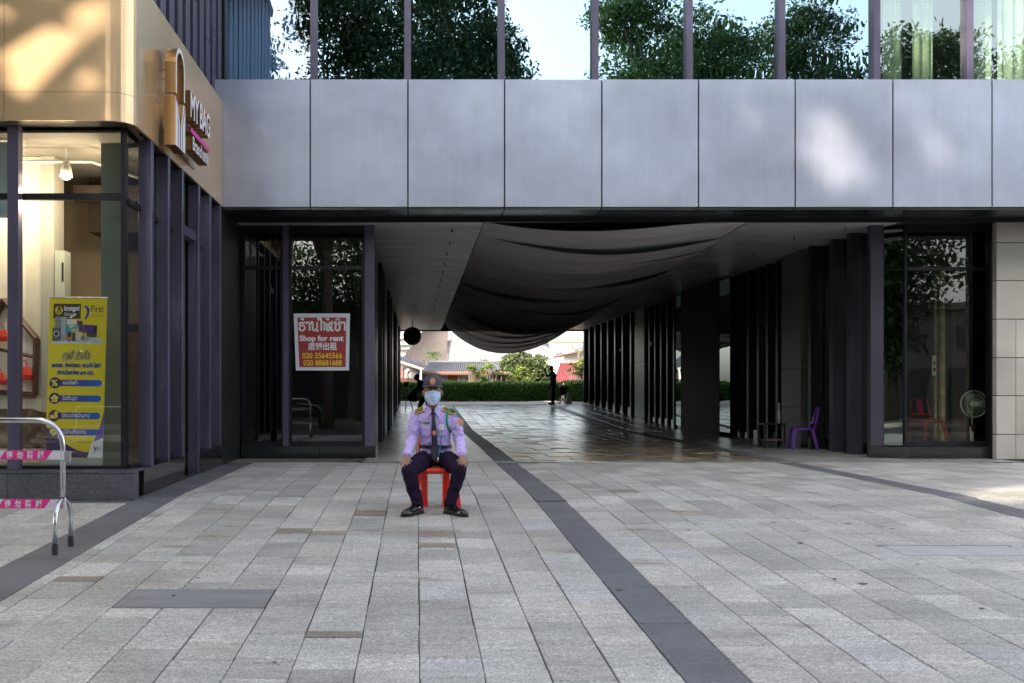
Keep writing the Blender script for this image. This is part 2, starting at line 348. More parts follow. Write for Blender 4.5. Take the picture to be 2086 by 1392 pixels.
MARK = {'່': [[(-.35,1.25),(-.35,1.5)]], '້': [[(-.55,1.3),(-.42,1.42),(-.32,1.25),(-.2,1.5)]], 'ົ': [[(-.62,1.2),(-.4,1.42),(-.2,1.2)]],
 'ິ': [[(-.65,1.2),(-.45,1.4),(-.2,1.25),(-.65,1.2)]], 'ີ': [[(-.65,1.2),(-.45,1.4),(-.2,1.25),(-.65,1.2)],[(-.2,1.2),(-.15,1.5)]],
 'ັ': [[(-.6,1.4),(-.45,1.2),(-.15,1.45)]], 'ື': [[(-.65,1.2),(-.45,1.4),(-.2,1.25),(-.65,1.2)],[(-.3,1.3),(-.2,1.55)]], 'ຸ': [[(-.35,-.12),(-.35,-.4)]],
 'ູ': [[(-.5,-.12),(-.45,-.38),(-.2,-.3),(-.2,-.12)]], 'ໍ': [[(-.4,1.2),(-.5,1.3),(-.4,1.42),(-.3,1.3),(-.4,1.2)]]}
def smooth_line(p, n=3):
    out = []
    for i in range(len(p) - 1):
        p0 = p[max(i-1,0)]; p1 = p[i]; p2 = p[i+1]; p3 = p[min(i+2,len(p)-1)]
        for k in range(n):
            t = k / n; q = []
            for a in (0, 1):
                q.append(.5*((2*p1[a]) + (-p0[a]+p2[a])*t + (2*p0[a]-5*p1[a]+4*p2[a]-p3[a])*t*t + (-p0[a]+3*p1[a]-3*p2[a]+p3[a])*t**3))
            out.append(tuple(q))
    out.append(p[-1]); return out
def lao_mb(body, h, to3d, wd=.13, fit=None, slant=0):
    strokes = []; x = 0
    for ch in body:
        if ch in MARK: strokes += [[(a + x, b) for a, b in s] for s in MARK[ch]]; continue
        adv, ss = LAO.get(ch, LAO['ອ'])
        strokes += [[(a + x, b) for a, b in s] for s in ss]; x += adv
    kx = (fit / (x * h)) if fit else 1
    mb = MB()
    for s in strokes:
        s = [((a + slant*b) * h * kx, b * h) for a, b in smooth_line(s)]; hw = wd * h / 2
        L = []; Rr = []
        for i, p in enumerate(s):
            a = s[max(i-1,0)]; b = s[min(i+1,len(s)-1)]; dx, dy = b[0]-a[0], b[1]-a[1]; l = math.hypot(dx, dy) or 1
            nx, ny = -dy/l*hw, dx/l*hw; L.append((p[0]+nx, p[1]+ny)); Rr.append((p[0]-nx, p[1]-ny))
        for i in range(len(s)-1):
            mb.add([to3d(*L[i]), to3d(*Rr[i]), to3d(*Rr[i+1]), to3d(*L[i+1])], [(0,1,2,3)])
    return mb
INK = {}
def ink(c, rough=.5):
    if (c, rough) not in INK: INK[(c, rough)] = mat('ink', c, rough)
    return INK[(c, rough)]
# ============================================================ GROUND
mb = MB()
ys = [-120, -60, -30, -6, -2, 2, 11, 20, 29, 38, 47, 49.6]
zs = [gz(y) - .014 for y in ys]
for i in range(len(ys)-1):
    mb.quad((-200,ys[i],zs[i]),(200,ys[i],zs[i]),(200,ys[i+1],zs[i+1]),(-200,ys[i+1],zs[i+1]))
mb.quad((-200,49.6,gz(49)-.014),(200,49.6,gz(49)-.014),(200,50.2,-1.2),(-200,50.2,-1.2))
mb.quad((-200,50.2,-1.2),(200,50.2,-1.2),(200,400,-1.2),(-200,400,-1.2))
struct('ground', mb, mat('w_earth', (.16,.14,.11), .9, noise=((.5,.5,.5), .25, 5)))
mb = MB().quad((-60,-14,gz(-14)-.006),(60,-14,gz(-14)-.006),(60,-6.2,gz(-7)-.006),(-60,-6.2,gz(-7)-.006))
struct('road', mb, mat('w_asphalt', (.05,.05,.052), .8, noise=((40,40,40), .3, 3)))
# paving bed
mb = MB()
for y0, y1 in ((-6, 11), (11, 15.9)):
    mb.quad((-14,y0,gz(y0)-.009),(14,y0,gz(y0)-.009),(14,y1,gz(y1)-.009),(-14,y1,gz(y1)-.009))
PAVE = struct('pavement', mb, K['joint'])
def seen_x(y, m=4.0): return (-849/F*y - m, (2086-849)/F*y + m)
TILEMESH = {}
def tile_mesh(lx, ly, mt, key, c=.004, th=.02):
    k = (lx, ly, key)
    if k not in TILEMESH:
        r = []
        for ins, z in ((0, -th), (0, -c), (c, 0)):
            r.append([(-lx/2+ins,-ly/2+ins,z),(lx/2-ins,-ly/2+ins,z),(lx/2-ins,ly/2-ins,z),(-lx/2+ins,ly/2-ins,z)])
        b = MB().loft(r, cap=True); me = mesh_of(b); me.materials.append(mt); TILEMESH[k] = me
    return TILEMESH[k]
def lay(name, tiles, parent, mt, mt_i, limit, key):
    """tiles: (cx, cy, lx, ly, jitter z, tilt x, tilt y); the ones that show largest are single, the rest joined"""
    def size(t):
        d = max(2, t[1]); h = EYE - gz(t[1]); sx = seen_x(t[1], .1); return t[2]*t[3]*h/d**3 * (1 if sx[0] < t[0] < sx[1] else .001)
    tiles = sorted(tiles, key=size, reverse=True)
    rest = MB()
    for i, (cx, cy, lx, ly, jz, ta, tb) in enumerate(tiles):
        sl_ = math.atan((gz(cy+.05)-gz(cy-.05))/.1)
        if i < limit:
            o = bpy.data.objects.new(name, tile_mesh(lx, ly, mt, key)); COL.objects.link(o); o.parent = parent
            o.location = (cx, cy, gz(cy)+jz); o.rotation_euler = (sl_+ta, tb, 0)
        else:
            rot = Euler((sl_+ta, tb, 0)).to_matrix(); p = []
            for z, ins in ((-.015, 0), (0, .002)):
                for sx, sy in ((-1,-1),(1,-1),(1,1),(-1,1)):
                    p.append(rot @ Vector((sx*(lx/2-ins), sy*(ly/2-ins), z)) + Vector((cx, cy, gz(cy)+jz)))
            rest.hexa(p)
    if rest.v: part(name, rest, mt_i, parent, kind='stuff')
PW = .312
def columns(xs, ya, yb, lens, cond=None, jz=.0014, tilt=.0018, gapx=.007, gapy=.008):
    out = []
    for x0, x1 in xs:
        y = ya - random.uniform(0, .6)
        while y < yb:
            l = random.choice(lens); y1 = y + l
            a, b = max(y, ya), min(y1, yb)
            if cond is nothole and x1 > -1.85 and x0 < -.93:
                if a < 6.04 < b: b = 6.04
                elif 6.04 <= a and a < 6.54: a = 6.54
            if b - a < .12 and b >= yb: break
            lx = round(x1-x0-gapx*random.choice((.4,.8,1.5)), 4)
            sx = seen_x(b)
            if x1 > sx[0] and x0 < sx[1] and (cond is None or cond((x0+x1)/2, (a+b)/2)):
                if b-a < .05: y = y1; continue
                if b-a < l-.001: ly = round(b-a-gapy, 3)
                else: ly = round(l-gapy*random.choice((.45,.8,1.2)), 4)
                out.append(((x0+x1)/2, (a+b)/2, lx, ly, random.uniform(-jz, jz), random.gauss(0, tilt), random.gauss(0, tilt)))
            y = y1
    return out
X0 = .014
xl = []
k = -1
edges = [X0 + PW*i for i in range(0, 5)]        # 0.014 .. 1.262
xs_mid = [(X0+PW*i, X0+PW*(i+1)) for i in range(-8, 4)]           # -2.482 .. 1.262
xs_right = [(1.575+PW*i+.0, 1.575+PW*(i+1)) for i in range(0, 13)]; rr = 5.72
xs_right = [(1.575 + (rr-1.575)/13*i, 1.575 + (rr-1.575)/13*(i+1)) for i in range(13)]
xs_far = [(6.05+PW*i, 6.05+PW*(i+1)) for i in range(0, 24)]
xs_left = [(-3.02-PW*(i+1), -3.02-PW*i) for i in range(0, 18)]
def nothole(x, y):
    if -3.05 > x and y > 10.5: return False
    return True
LENS = [.31, .31, .45, .6, .62]
pav = columns(xs_mid + [(-2.60, -2.482)], 3.9, 15.88, LENS, nothole) + columns(xs_right + xs_far, 3.9, 15.88, LENS, nothole) + columns(xs_left, 3.9, 10.38, LENS, nothole)
lay('paver', pav, PAVE, K['paver'], K['paver_i'], 300, 'p')
bands = columns([(1.262, 1.575)], 3.9, 15.88, [1.2, .9], None) + columns([(5.72, 6.05)], 3.9, 15.88, [1.2, .9]) + columns([(-3.02, -2.60)], 3.9, 15.4, [1.2, .9]) 
bands += [(-3.02-.6-1.2*i, 10.46, 1.195, .15, 0, 0, 0) for i in range(6)]
lay('dark_paver', bands, PAVE, K['band'], K['band_i'], 300, 'b')
bm_ = stone('w_brown_paver', (.27,.225,.185), .5, tone=.12)
for x0_, y0_, y1_ in ((.014, 8.44, 8.73), (.014, 7.96, 8.14), (-1.234, 8.60, 8.84), (-.922, 8.52, 8.70), (-.61, 9.55, 9.90), (-.61, 5.40, 5.52), (-3.0+.52, 6.75, 6.9)):
    b_ = MB(); e_ = .004
    b_.hexa([(x0_+e_,y0_,gz(y0_)-.006),(x0_+.308,y0_,gz(y0_)-.006),(x0_+.308,y1_,gz(y1_)-.006),(x0_+e_,y1_,gz(y1_)-.006),(x0_+e_,y0_,gz(y0_)+.0035),(x0_+.308,y0_,gz(y0_)+.0035),(x0_+.308,y1_,gz(y1_)+.0035),(x0_+e_,y1_,gz(y1_)+.0035)])
    part('brown_paver', b_, bm_, PAVE)
# covers let into the paving
g0 = gz(6.45)
CV = thing('access_cover', 'grey slab access cover set in the paving at the lower left of the plaza', 'access cover', (-1.39, 6.29, g0))
def slopebox(mb_, x0, x1, y0, y1, zt, th):
    mb_.hexa([(x0,y0,gz(y0)+zt-th),(x1,y0,gz(y0)+zt-th),(x1,y1,gz(y1)+zt-th),(x0,y1,gz(y1)+zt-th),(x0,y0,gz(y0)+zt),(x1,y0,gz(y0)+zt),(x1,y1,gz(y1)+zt),(x0,y1,gz(y1)+zt)])
m = MB(); slopebox(m, -1.85, -.93, 6.05, 6.53, .001, .02)
part('slab', m, mat('w_cover', (.23,.23,.235), .5, noise=[((3,9,3), .15, 4), ((60,60,60), .08, 2)]), CV)
m = MB(); slopebox(m, -1.56, -1.54, 6.34, 6.36, .004, .006); part('lifting_hole', m, K['black'], CV)
CV2 = thing('access_cover', 'pale slab access cover lying in the paving at the right edge', 'access cover', (4.3, 7.75, gz(7.75)))
m = MB(); slopebox(m, 3.75, 4.75, 7.62, 8.0, .006, .02)
part('slab', m, mat('w_cover_pale', (.42,.42,.43), .5, noise=((5,9,3), .1, 4)), CV2)
m = MB(); slopebox(m, 3.7, 4.78, 8.0, 8.03, .004, .02); part('joint_strip', m, K['joint'], CV2)
# flattened chewing gum and oil spots on the slabs
mb = MB()
for px, py, r_ in ((1700,1032,.05),(1728,1068,.06),(1796,1074,.04),(1818,1078,.04),(1640,1083,.05),(1403,1080,.04),(1630,1107,.05),(1574,1064,.04),(1262,1202,.045),(1292,1214,.016),(1337,1212,.014),(1205,1228,.012),(1758,1190,.06),(2000,1240,.03),(404,1178,.03),(370,1213,.02),(1700,1180,.03),(1870,1150,.03),(1330,1290,.015),(560,1350,.02)):
    t = (py-793)/F; Y = 1.522/(t+.032) if (py > 1011) else 1.17/t
    X = (px-849)/F*Y
    mb.disc((X, Y, gz(Y)+.003), r_*.6, r_*random.uniform(.35,.6), (1,0,0), (0,1,.032 if Y<11 else 0), 11)
o = part('dirt_spot', mb, mat('gum_stain', (.07,.07,.075), .6), PAVE, kind='stuff')
# drain slot along the passage
DR = thing('drain_channel', 'narrow dark drain channel running across the mouth of the passage', 'drain', (4.3, 15.93, 0))
part('slot', MB().box(-.86, 9.6, 15.885, 15.965, -.012, -.006), K['black'], DR)
m = MB()
for i in range(210):
    x = -.86 + i*.05
    m.box(x, x+.012, 15.89, 15.96, -.006, -.001)
part('grate_bar', m, K['frame'], DR, kind='stuff')
part('kerb_strip', MB().box(-.86, 9.6, 15.966, 16.03, -.012, .006), K['path'], DR)
# passage floor
mb = MB()
for y0, y1 in ((15.9,29),(29,47),(47,49.6)):
    mb.quad((-1.2,y0,gz(y0)-.009),(10,y0,gz(y0)-.009),(10,y1,gz(y1)-.009),(-1.2,y1,gz(y1)-.009))
PF = struct('passage_floor', mb, K['joint'])
slate = []
y = 16.05
xs_sl = [(1.6 + i*.345 , 1.6+(i+1)*.345) for i in range(12)]
slate = columns(xs_sl, 16.05, 44.5, [.3,.45,.6], None, jz=.006, tilt=.008, gapx=.012, gapy=.03)
lay('slate', slate, PF, K['slate'], K['slate_i'], 300, 's')
ptl = columns([(-.86+i*.425, -.86+(i+1)*.425) for i in range(5)], 16.04, 44.5, [.85,.85,.6], None, .001, .001) + columns([(6.1+i*.6, 6.1+(i+1)*.6) for i in range(6)], 16.04, 44.5, [.9,.9], None, .001, .001)
lay('tile', ptl, PF, K['path'], K['path_i'], 300, 't')
bnd = columns([(1.27,1.585),(5.75,6.09)], 16.04, 44.5, [1.8])
lay('dark_tile', bnd, PF, K['band'], K['band_i'], 300, 'd')
ap = [( -.9+ .9*i+.45, 44.52+.45+.9*j, .895, .895, 0, 0, 0) for i in range(12) for j in range(5)]
lay('pale_tile', ap, PF, mat('w_apron_tile', (.55,.55,.54), .5, noise=((30,30,30), .08, 2), var=.04), None, 300, 'a')

# ============================================================ MAIN BUILDING
B = thing('arcade_building', 'two storey building with metal clad upper band over an open passage', 'building', (3, 16, 0))
PY = 15.4; ZP0, ZP1 = 3.98, 5.96
jx = [-3.16, -1.648, -.137, 1.359, 2.863, 4.359, 5.855, 7.366, 8.9, 10.4, 11.9]
for i in range(len(jx)-1):
    a, b = jx[i]+.012, jx[i+1]-.012
    m = MB()
    # pan-shaped cassette with slightly oil-canned face
    nx, nz = 6, 6; vv = []; ff = []
    for q in range(nz+1):
        for p in range(nx+1):
            u, v = p/nx, q/nz; bul = -.004*math.sin(PI*u)*math.sin(PI*v)*random.uniform(.2, 1.0)
            vv.append((a+(b-a)*u, PY+bul, ZP0+.01+(ZP1-ZP0-.01)*v))
    for q in range(nz):
        for p in range(nx):
            n0 = q*(nx+1)+p; ff.append((n0, n0+1, n0+nx+2, n0+nx+1))
    m.add(vv, ff)
    m.quad((a,PY,ZP1),(b,PY,ZP1),(b,PY+.05,ZP1),(a,PY+.05,ZP1)).quad((a,PY+.05,ZP0+.01),(b,PY+.05,ZP0+.01),(b,PY,ZP0+.01),(a,PY,ZP0+.01))
    m.quad((a,PY+.05,ZP0+.01),(a,PY,ZP0+.01),(a,PY,ZP1),(a,PY+.05,ZP1)).quad((b,PY,ZP0+.01),(b,PY+.05,ZP0+.01),(b,PY+.05,ZP1),(b,PY,ZP1))
    part('cladding_panel', m, K['panel'], B, smooth=False)
part('cladding_backing', MB().box(-3.2, 12, PY+.056, PY+.12, ZP0+.02, ZP1-.02).box(-3.2, 12, PY+.12, 16.2, ZP1-.1, ZP1-.03), K['black'], B)
for i in range(len(jx)-1):
    a, b = jx[i]+.008, jx[i+1]-.008
    part('soffit_panel', MB().box(a, b, PY+.03, 16.2, ZP0-.03, ZP0), K['soffit'], B)
part('soffit_backing', MB().box(-3.2, 12, PY+.06, 16.22, ZP0+.004, ZP0+.015), K['black'], B)
part('soffit_drip_edge', MB().box(-3.0, 12, 16.205, 16.26, ZP0-.09, ZP0+.03), K['frame'], B)
# ceiling of the passage, left and right strips
ZC = 3.97
m = MB().box(-1.0, 1.12, 16.27, 47.2, ZC, ZC+.08)
part('ceiling', m, K['ceiling'], B)
part('ceiling', MB().box(6.9, 8.1, 16.27, 47.2, ZC, ZC+.08).hexa([(5.55,16.27,ZC),(6.9,16.27,ZC),(6.9,47.2,ZC),(6.85,47.2,ZC),(5.55,16.27,ZC+.08),(6.9,16.27,ZC+.08),(6.9,47.2,ZC+.08),(6.85,47.2,ZC+.08)]), K['ceiling'], B)
part('ceiling', MB().box(-3.2, -1.0, 16.27, 22, ZC, ZC+.08), K['ceiling'], B)
part('ceiling', MB().box(8.1, 12, 16.27, 22, ZC, ZC+.08), K['dark_wall'], B)
part('ceiling_beam', MB().box(-1, 8.1, 47.2, 47.5, ZC-.05, 4.61), K['frame'], B)
part('void_wall', MB().box(1.12, 1.2, 16.27, 47.2, ZC+.081, 4.6), K['dark_wall'], B)
part('void_wall', MB().box(7.0, 7.1, 16.27, 47.2, ZC+.081, 4.6), K['dark_wall'], B)
part('void_wall', MB().box(1.2, 7.0, 16.27, 16.4, ZC+.1, 4.6).box(1.2, 7.0, 16.4, 27, 4.62, 4.7), K['dark_wall'], B)
# roof and far wall; the unseen rear roof is set low to shorten its shadow
part('roof', MB().box(-12, 12.5, 15.9, 27, 8.21, 8.5).box(-12, 12.5, 27.01, 47.6, 4.62, 4.8), K['dark_wall'], B)
part('parapet', MB().box(-3.2, 12.5, 15.86, 16.1, 7.9, 8.9), K['panel'], B)
for bx_ in ((-12, -1.0, 47.25, 47.5, 0, 4.6),(8.1, 12.5, 47.25, 47.5, 0, 4.6),(-12, 12.5, 26.8, 26.99, 4.2, 8.2)): part('rear_wall', MB().box(*bx_), K['stone_col'], B)
part('side_wall', MB().box(12.2, 12.5, 16.4, 26.7, 0, 8.2).box(12.2, 12.5, 26.71, 47.2, 0, 4.6), K['granite_wall'], B)
# upper windows
gx = [-3.2, -1.65, -.145, 1.36, 2.86, 4.37, 5.85, 7.37, 8.86, 10.4, 11.9]
for i in range(len(gx)-1):
    a, b = gx[i], gx[i+1]
    f = part('window_frame', MB().box(b-.055, b+.05, 15.93, 16.1, 5.9, 7.9), K['purple'], B)
    part('pane', MB().quad((a+.05,16.03,5.9),(b-.055,16.03,5.9),(b-.055,16.03,7.9),(a+.05,16.03,7.9)), K['pane_up2'] if i >= 7 else (K['pane_left'] if i < 1 else K['pane_up']), f)
inner = mat('office_wall', (.10,.13,.15), .7)
part('office_wall', MB().box(-3.2, 12.2, 19.5, 19.6, 5.0, 8.2), inner, B)
part('office_floor', MB().box(-3.2, 12.2, 16.12, 19.5, 5.0, 5.1), inner, B)
m = mat('board_white', (.62,.70,.78), .6)
for i in range(5):
    part('wall_board', MB().box(-3.15+i*.19, -2.97+i*.19, 16.55, 16.58, 5.2, 8.1), m, B)
part('room_column', MB().box(-2.2, -2.02, 16.5, 16.9, 5.2, 8.1), m, B)
cm = mat('curtain_fabric', (.70,.74,.62), .8)
for x0_, x1_ in ((7.62, 7.95), (8.1, 8.45), (8.95, 9.4), (9.5, 10.0)):
    n = 24; top = []; bot = []
    for k in range(n+1):
        u = k/n; x = x0_ + (x1_-x0_)*u; yy = 16.3 + .03*math.sin(u*PI*2*2.6+x0_*3)+.012*math.sin(u*PI*2*6)
        top.append((x, yy, 8.1)); bot.append((x, yy, 5.2))
    b_ = MB().add(bot+top, [(k, k+1, n+2+k, n+1+k) for k in range(n)])
    part('curtain', b_, cm, B, smooth=True)
# ---- shop window left of the passage
part('plinth', MB().box(-3.0, -1.66, 16.98, 17.3, 0, .2), K['granite_pol'], B, bevel=.006)
part('plinth', MB().box(-1.653, -.70, 16.98, 17.3, 0, .2), K['granite_pol'], B, bevel=.006)
f = part('shop_window_frame', MB().box(-3.0, -2.98, 17.0, 17.1, .2, ZC), K['frame'], B)
def wframe(x0, x1, yy, z0, z1, zt, post=.05, pane=K['pane_dark']):
    m = MB().box(x0, x0+post, yy-.02, yy+.06, z0, z1).box(x1-post, x1, yy-.02, yy+.06, z0, z1)
    m.box(x0+post, x1-post, yy-.015, yy+.055, z0, z0+.08).box(x0+post, x1-post, yy-.015, yy+.055, z1-.12, z1).box(x0+post, x1-post, yy-.015, yy+.055, zt-.03, zt+.03)
    f = part('window_frame', m, K['frame'], B)
    part('pane', MB().quad((x0+post,yy+.02,z0+.08),(x1-post,yy+.02,z0+.08),(x1-post,yy+.02,zt-.03),(x0+post,yy+.02,zt-.03)), pane, f)
    part('pane', MB().quad((x0+post,yy+.02,zt+.03),(x1-post,yy+.02,zt+.03),(x1-post,yy+.02,z1-.12),(x0+post,yy+.02,z1-.12)), pane, f)
    return f
wframe(-2.97, -2.29, 17.05, .2, ZC, 3.25, .03)
part('mullion', MB().box(-2.285, -2.185, 16.99, 17.14, .2, ZC), K['purple'], B)
wframe(-2.18, -.9, 17.05, .2, ZC, 3.25, .035)
part('corner_post', MB().box(-.89, -.72, 16.99, 17.2, .2, ZC), K['purple'], B)
part('room_wall', MB().box(-6, -1.05, 21, 21.1, 0, ZC).box(-6.1, -6, 17.1, 21.1, 0, ZC), K['dark_wall'], B)
part('recess_wall', MB().box(-3.35, -3.02, 15.39, 17.3, 0, 5), K['dark_wall'], B)
part('room_floor', MB().box(-6, -1.05, 17.3, 21, .02, .19), K['dark_wall'], B)
for i in range(7):
    part('wall_slat', MB().box(-2.95+i*.13, -2.9+i*.13, 17.5, 17.53, .2, 3.9), K['black'], B)
# ---- passage left wall
part('passage_wall', MB().box(-1.05, -.92, 17.3, 47.2, 0, ZC), K['dark_wall'], B)
yl = 17.6
for y0, y1, kind in ((17.45,17.75,'f'),(18.3,18.6,'f'),(19.6,20.5,'s'),(22,22.3,'f'),(23.5,23.8,'f'),(25.5,26.7,'s'),(28.5,28.8,'f'),(30.5,30.8,'f'),(32.5,33.9,'s'),(36,36.3,'f'),(38.5,38.8,'f'),(41,42.2,'s'),(44,44.4,'f'),(46.6,47.1,'f')):
    g_ = gz(y0)
    if kind == 's': 
        for q in range(6):
            zz = g_ + q*.65
            part('stone_block', MB().box(-.92, -.80, y0, y1, zz+.003, min(zz+.646, ZC-.005)), K['stone_col'], B)
    else: part('fin', MB().box(-.92, -.76, y0, y1-.15, g_, ZC-.005), K['frame'], B)
for y0, y1 in ((20.6,25.4),(26.8,32.4)):
    part('wall_pane', MB().quad((-.915,y0,.25),(-.915,y1,.25),(-.915,y1,3.6),(-.915,y0,3.6)), K['pane_mirror'], B)
# ---- passage right wall
XR = 7.95
part('passage_wall', MB().box(XR+.03, XR+.15, 17.9, 47.2, 0, ZC), K['dark_wall'], B)
def rfin(y0, y1, d=.2, m=None, z0=None):
    part('fin', MB().box(XR-d, XR+.02, y0, y1, gz(y0) if z0 is None else z0, ZC-.005), m or K['purple'], B)
def rpane(y0, y1, z0=.22, z1=3.9, XR=XR):
    part('wall_pane', MB().quad((XR,y1,gz(y0)+z0),(XR,y0,gz(y0)+z0),(XR,y0,z1),(XR,y1,z1)), K['pane_mirror'], B)
dm = mat('w_dark_violet_metal', (.055,.05,.07), .4, metal=.3, noise=((1.2,1.2,.8), .2, 4))
for y0, y1 in ((17.0,17.12),(17.8,17.95),(18.55,18.7)): rfin(y0, y1, .2, dm)
rpane(17.13,17.79); rpane(17.96,18.54); rpane(18.71,19.4)
rfin(19.45,19.6,.25,K['frame']); 
for q in range(5):
    part('stone_block', MB().box(XR-.22, XR+.02, 20.05, 21.1, q*.79+.004, min(q*.79+.786, ZC-.005)), K['stone_col'], B)
for y0 in (21.6, 22.2, 22.8, 23.5, 24.1): rfin(y0, y0+.12, .12, K['frame'])
rpane(24.35, 25.19, .1, 3.9, XR-.29); rpane(21.2, 21.55); rpane(22.35,22.75)
part('wall_block', MB().box(XR-.3, XR+.02, 25.2, 28.85, 0, ZC-.005), mat('w_black_block', (.008,.008,.009), .7), B)
rpane(28.86, 29.40, .1, 3.9, XR-.29)
for y0 in (29.5,30.3,31.1,31.9,32.7,33.5): rfin(y0, y0+.12, .12, K['frame'])
for q in range(6):
    part('stone_block', MB().box(XR-.16, XR+.02, 34.1, 35.6, gz(34.8)+q*.65+.004, min(gz(34.8)+q*.65+.646, ZC-.005)), K['stone_col'], B)
for i in range(8): rfin(36.2+i*1.45, 36.4+i*1.45, .16, K['frame'])
for i in range(7):
    y0 = 36.42+i*1.45
    part('wall_plinth', MB().box(XR-.06, XR+.02, y0, y0+1.2, gz(y0), gz(y0)+.28), K['granite_pol'], B)
for y0, y1 in ((21.2,25.1),(29.4,34.0)):
    part('wall_plinth', MB().box(XR-.06, XR+.025, y0, y1, gz(y0), gz(y0)+.22), K['granite_pol'], B)
m_ = mat('switch_plastic', (.8,.8,.78), .4)
part('switch_plate', MB().box(XR-.165, XR-.161, 34.6, 34.75, 1.72, 1.95), m_, B)
for yy in (38.0, 40.5, 33.0): part('wall_lamp', MB().box(XR-.18, XR-.161, yy, yy+.14, 2.62, 2.72), m_, B)
# ---- corner shop right
pl = [(7.72,17.0),(8.28,16.72),(9.86,16.72),(9.86,17.2),(8.35,17.2),(7.95,17.6)]
part('plinth', MB().prism(pl, 2, 0, .2), K['granite_pol'], B, bevel=.008)
wframe(8.30, 9.76, 16.95, .2, ZC, 3.22, .035, K['pane_corner'])
f = part('window_frame', MB().tube([(8.31,16.97,.2),(8.31,16.97,ZC)], .03, 6), K['frame'], B); part('transom', MB().tube([(7.97,17.15,3.22),(8.29,16.98,3.22)], .025, 4), K['frame'], B)
part('pane', MB().quad((7.97,17.14,.21),(8.30,16.97,.21),(8.30,16.97,3.9),(7.97,17.14,3.9)), K['pane_mirror'], f)
part('corner_post', MB().box(9.765, 9.875, 16.86, 17.1, .2, ZC), dm, B)
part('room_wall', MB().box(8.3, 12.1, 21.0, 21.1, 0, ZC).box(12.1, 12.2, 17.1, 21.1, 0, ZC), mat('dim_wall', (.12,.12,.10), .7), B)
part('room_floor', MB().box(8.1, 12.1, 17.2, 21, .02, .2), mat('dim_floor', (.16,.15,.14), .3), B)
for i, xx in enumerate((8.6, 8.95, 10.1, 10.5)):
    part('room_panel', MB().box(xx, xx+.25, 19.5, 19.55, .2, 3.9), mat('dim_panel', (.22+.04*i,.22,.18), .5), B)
wood = mat('lit_wood', (.62,.50,.28), .4, noise=((3,3,12), .2, 3))  # grained wood, its pale tone stands in for light on the door frame
part('door_jamb', MB().box(9.59, 9.66, 18.2, 18.3, .2, 3.4), wood, B)
part('door_jamb', MB().box(9.50, 9.53, 18.25, 18.3, .2, 3.2), wood, B)
part('wall_notice', MB().box(9.40, 9.47, 18.15, 18.16, 1.42, 1.78), m_, B)
part('notice_print', MB().box(9.41, 9.46, 18.145, 18.149, 1.50, 1.56).box(9.41, 9.46, 18.145, 18.149, 1.62, 1.67), ink((.6,.08,.06)), B)
# granite block wall at the right
zz = 0
zj = [0, .42, 1.06, 1.69, 2.33, 2.97, 3.60, 3.94]
for i in range(len(zj)-1):
    for x0_, x1_ in ((9.61, 9.93), (9.935, 11.2)) if i < 4 else ((9.61, 11.2),):
        part('granite_block', MB().box(x0_, x1_-.004, 16.5, 16.62, zj[i]+.006, zj[i+1]-.006), K['granite_wall'], B, bevel=.003)
part('wall_core', MB().box(9.885, 12.4, 16.64, 16.9, 0, ZC), K['black'], B); part('wall_return', MB().box(9.62, 9.88, 16.63, 16.71, 0, ZC), K['black'], B)
# sprinklers
sm = MB().tube([(0,0,0),(0,0,-.05)], .009, 6).tube([(0,0,-.05),(0,0,-.06)], .02, 8)
sme = mesh_of(sm); sme.materials.append(K['black'])
for xx, ys_ in ((.62, (17.4,18.9,20.4,22,23.6,25.3,27,29,31,33,35.2,37.4,40,42,44.5)), (6.9, (18.2,20.4,37,40,42,44)), (7.4, (17.2, 19.5))):
    for yy in ys_:
        o = bpy.data.objects.new('sprinkler', sme); COL.objects.link(o); o.parent = B; o.location = Vector((xx, yy, ZC)) - Vector((3,16,0))

# ============================================================ LEFT SHOP
S = thing('shop_building', 'corner shop with champagne metal fascia, purple fins and lit window', 'building', (-4, 12, 0))
ZF0, ZF1, ZF2 = 3.99, 4.29, 5.60
# curved fascia: path along the front, round the corner, along the side
def fpath(off=0):
    p = [(-12, 10.45+off), (-3.29, 10.45+off)]
    for k in range(0, 9):
        a = -PI/2 + PI/2*k/8; p.append((-3.27 + (.27-off)*math.cos(a), 10.72 + (.27-off)*math.sin(a)))
    p.append((-3.0-off, 15.38)); return p
def fstrip(p, z0, z1, th=.03, ret=True):
    m = MB(); n = len(p)
    q = []
    for i in range(n):
        a = Vector(p[max(i-1,0)]); b = Vector(p[min(i+1,n-1)]); d = (b-a).normalized(); q.append((p[i][0]-d.y*th, p[i][1]+d.x*th))
    for i in range(n-1):
        m.quad((*p[i],z0),(*p[i+1],z0),(*p[i+1],z1),(*p[i],z1)); m.quad((*q[i+1],z0),(*q[i],z0),(*q[i],z1),(*q[i+1],z1))
        m.quad((*p[i+1],z0),(*p[i],z0),(*q[i],z0),(*q[i+1],z0)); m.quad((*p[i],z1),(*p[i+1],z1),(*q[i+1],z1),(*q[i],z1))
    m.quad((*q[0],z0),(*p[0],z0),(*p[0],z1),(*q[0],z1)); m.quad((*p[-1],z0),(*q[-1],z0),(*q[-1],z1),(*p[-1],z1))
    return m
fp = fpath()
g = .003
front1 = [(-12,10.45),(-8.0,10.45)]
front2 = [(-7.995,10.45),(-4.335,10.45)]
corner = [(-4.33,10.45)] + fp[1:-1] + [(-3.0, 11.2)]
lowfront = [(-4.33,10.45)] + fp[1:-1] + [(-3.0, 11.2)]
side_ = [(-3.0,11.205),(-3.0,13.28)]; side2 = [(-3.0,13.285),(-3.0,15.0)]; side3 = [(-3.0,15.005),(-3.0,15.38)]
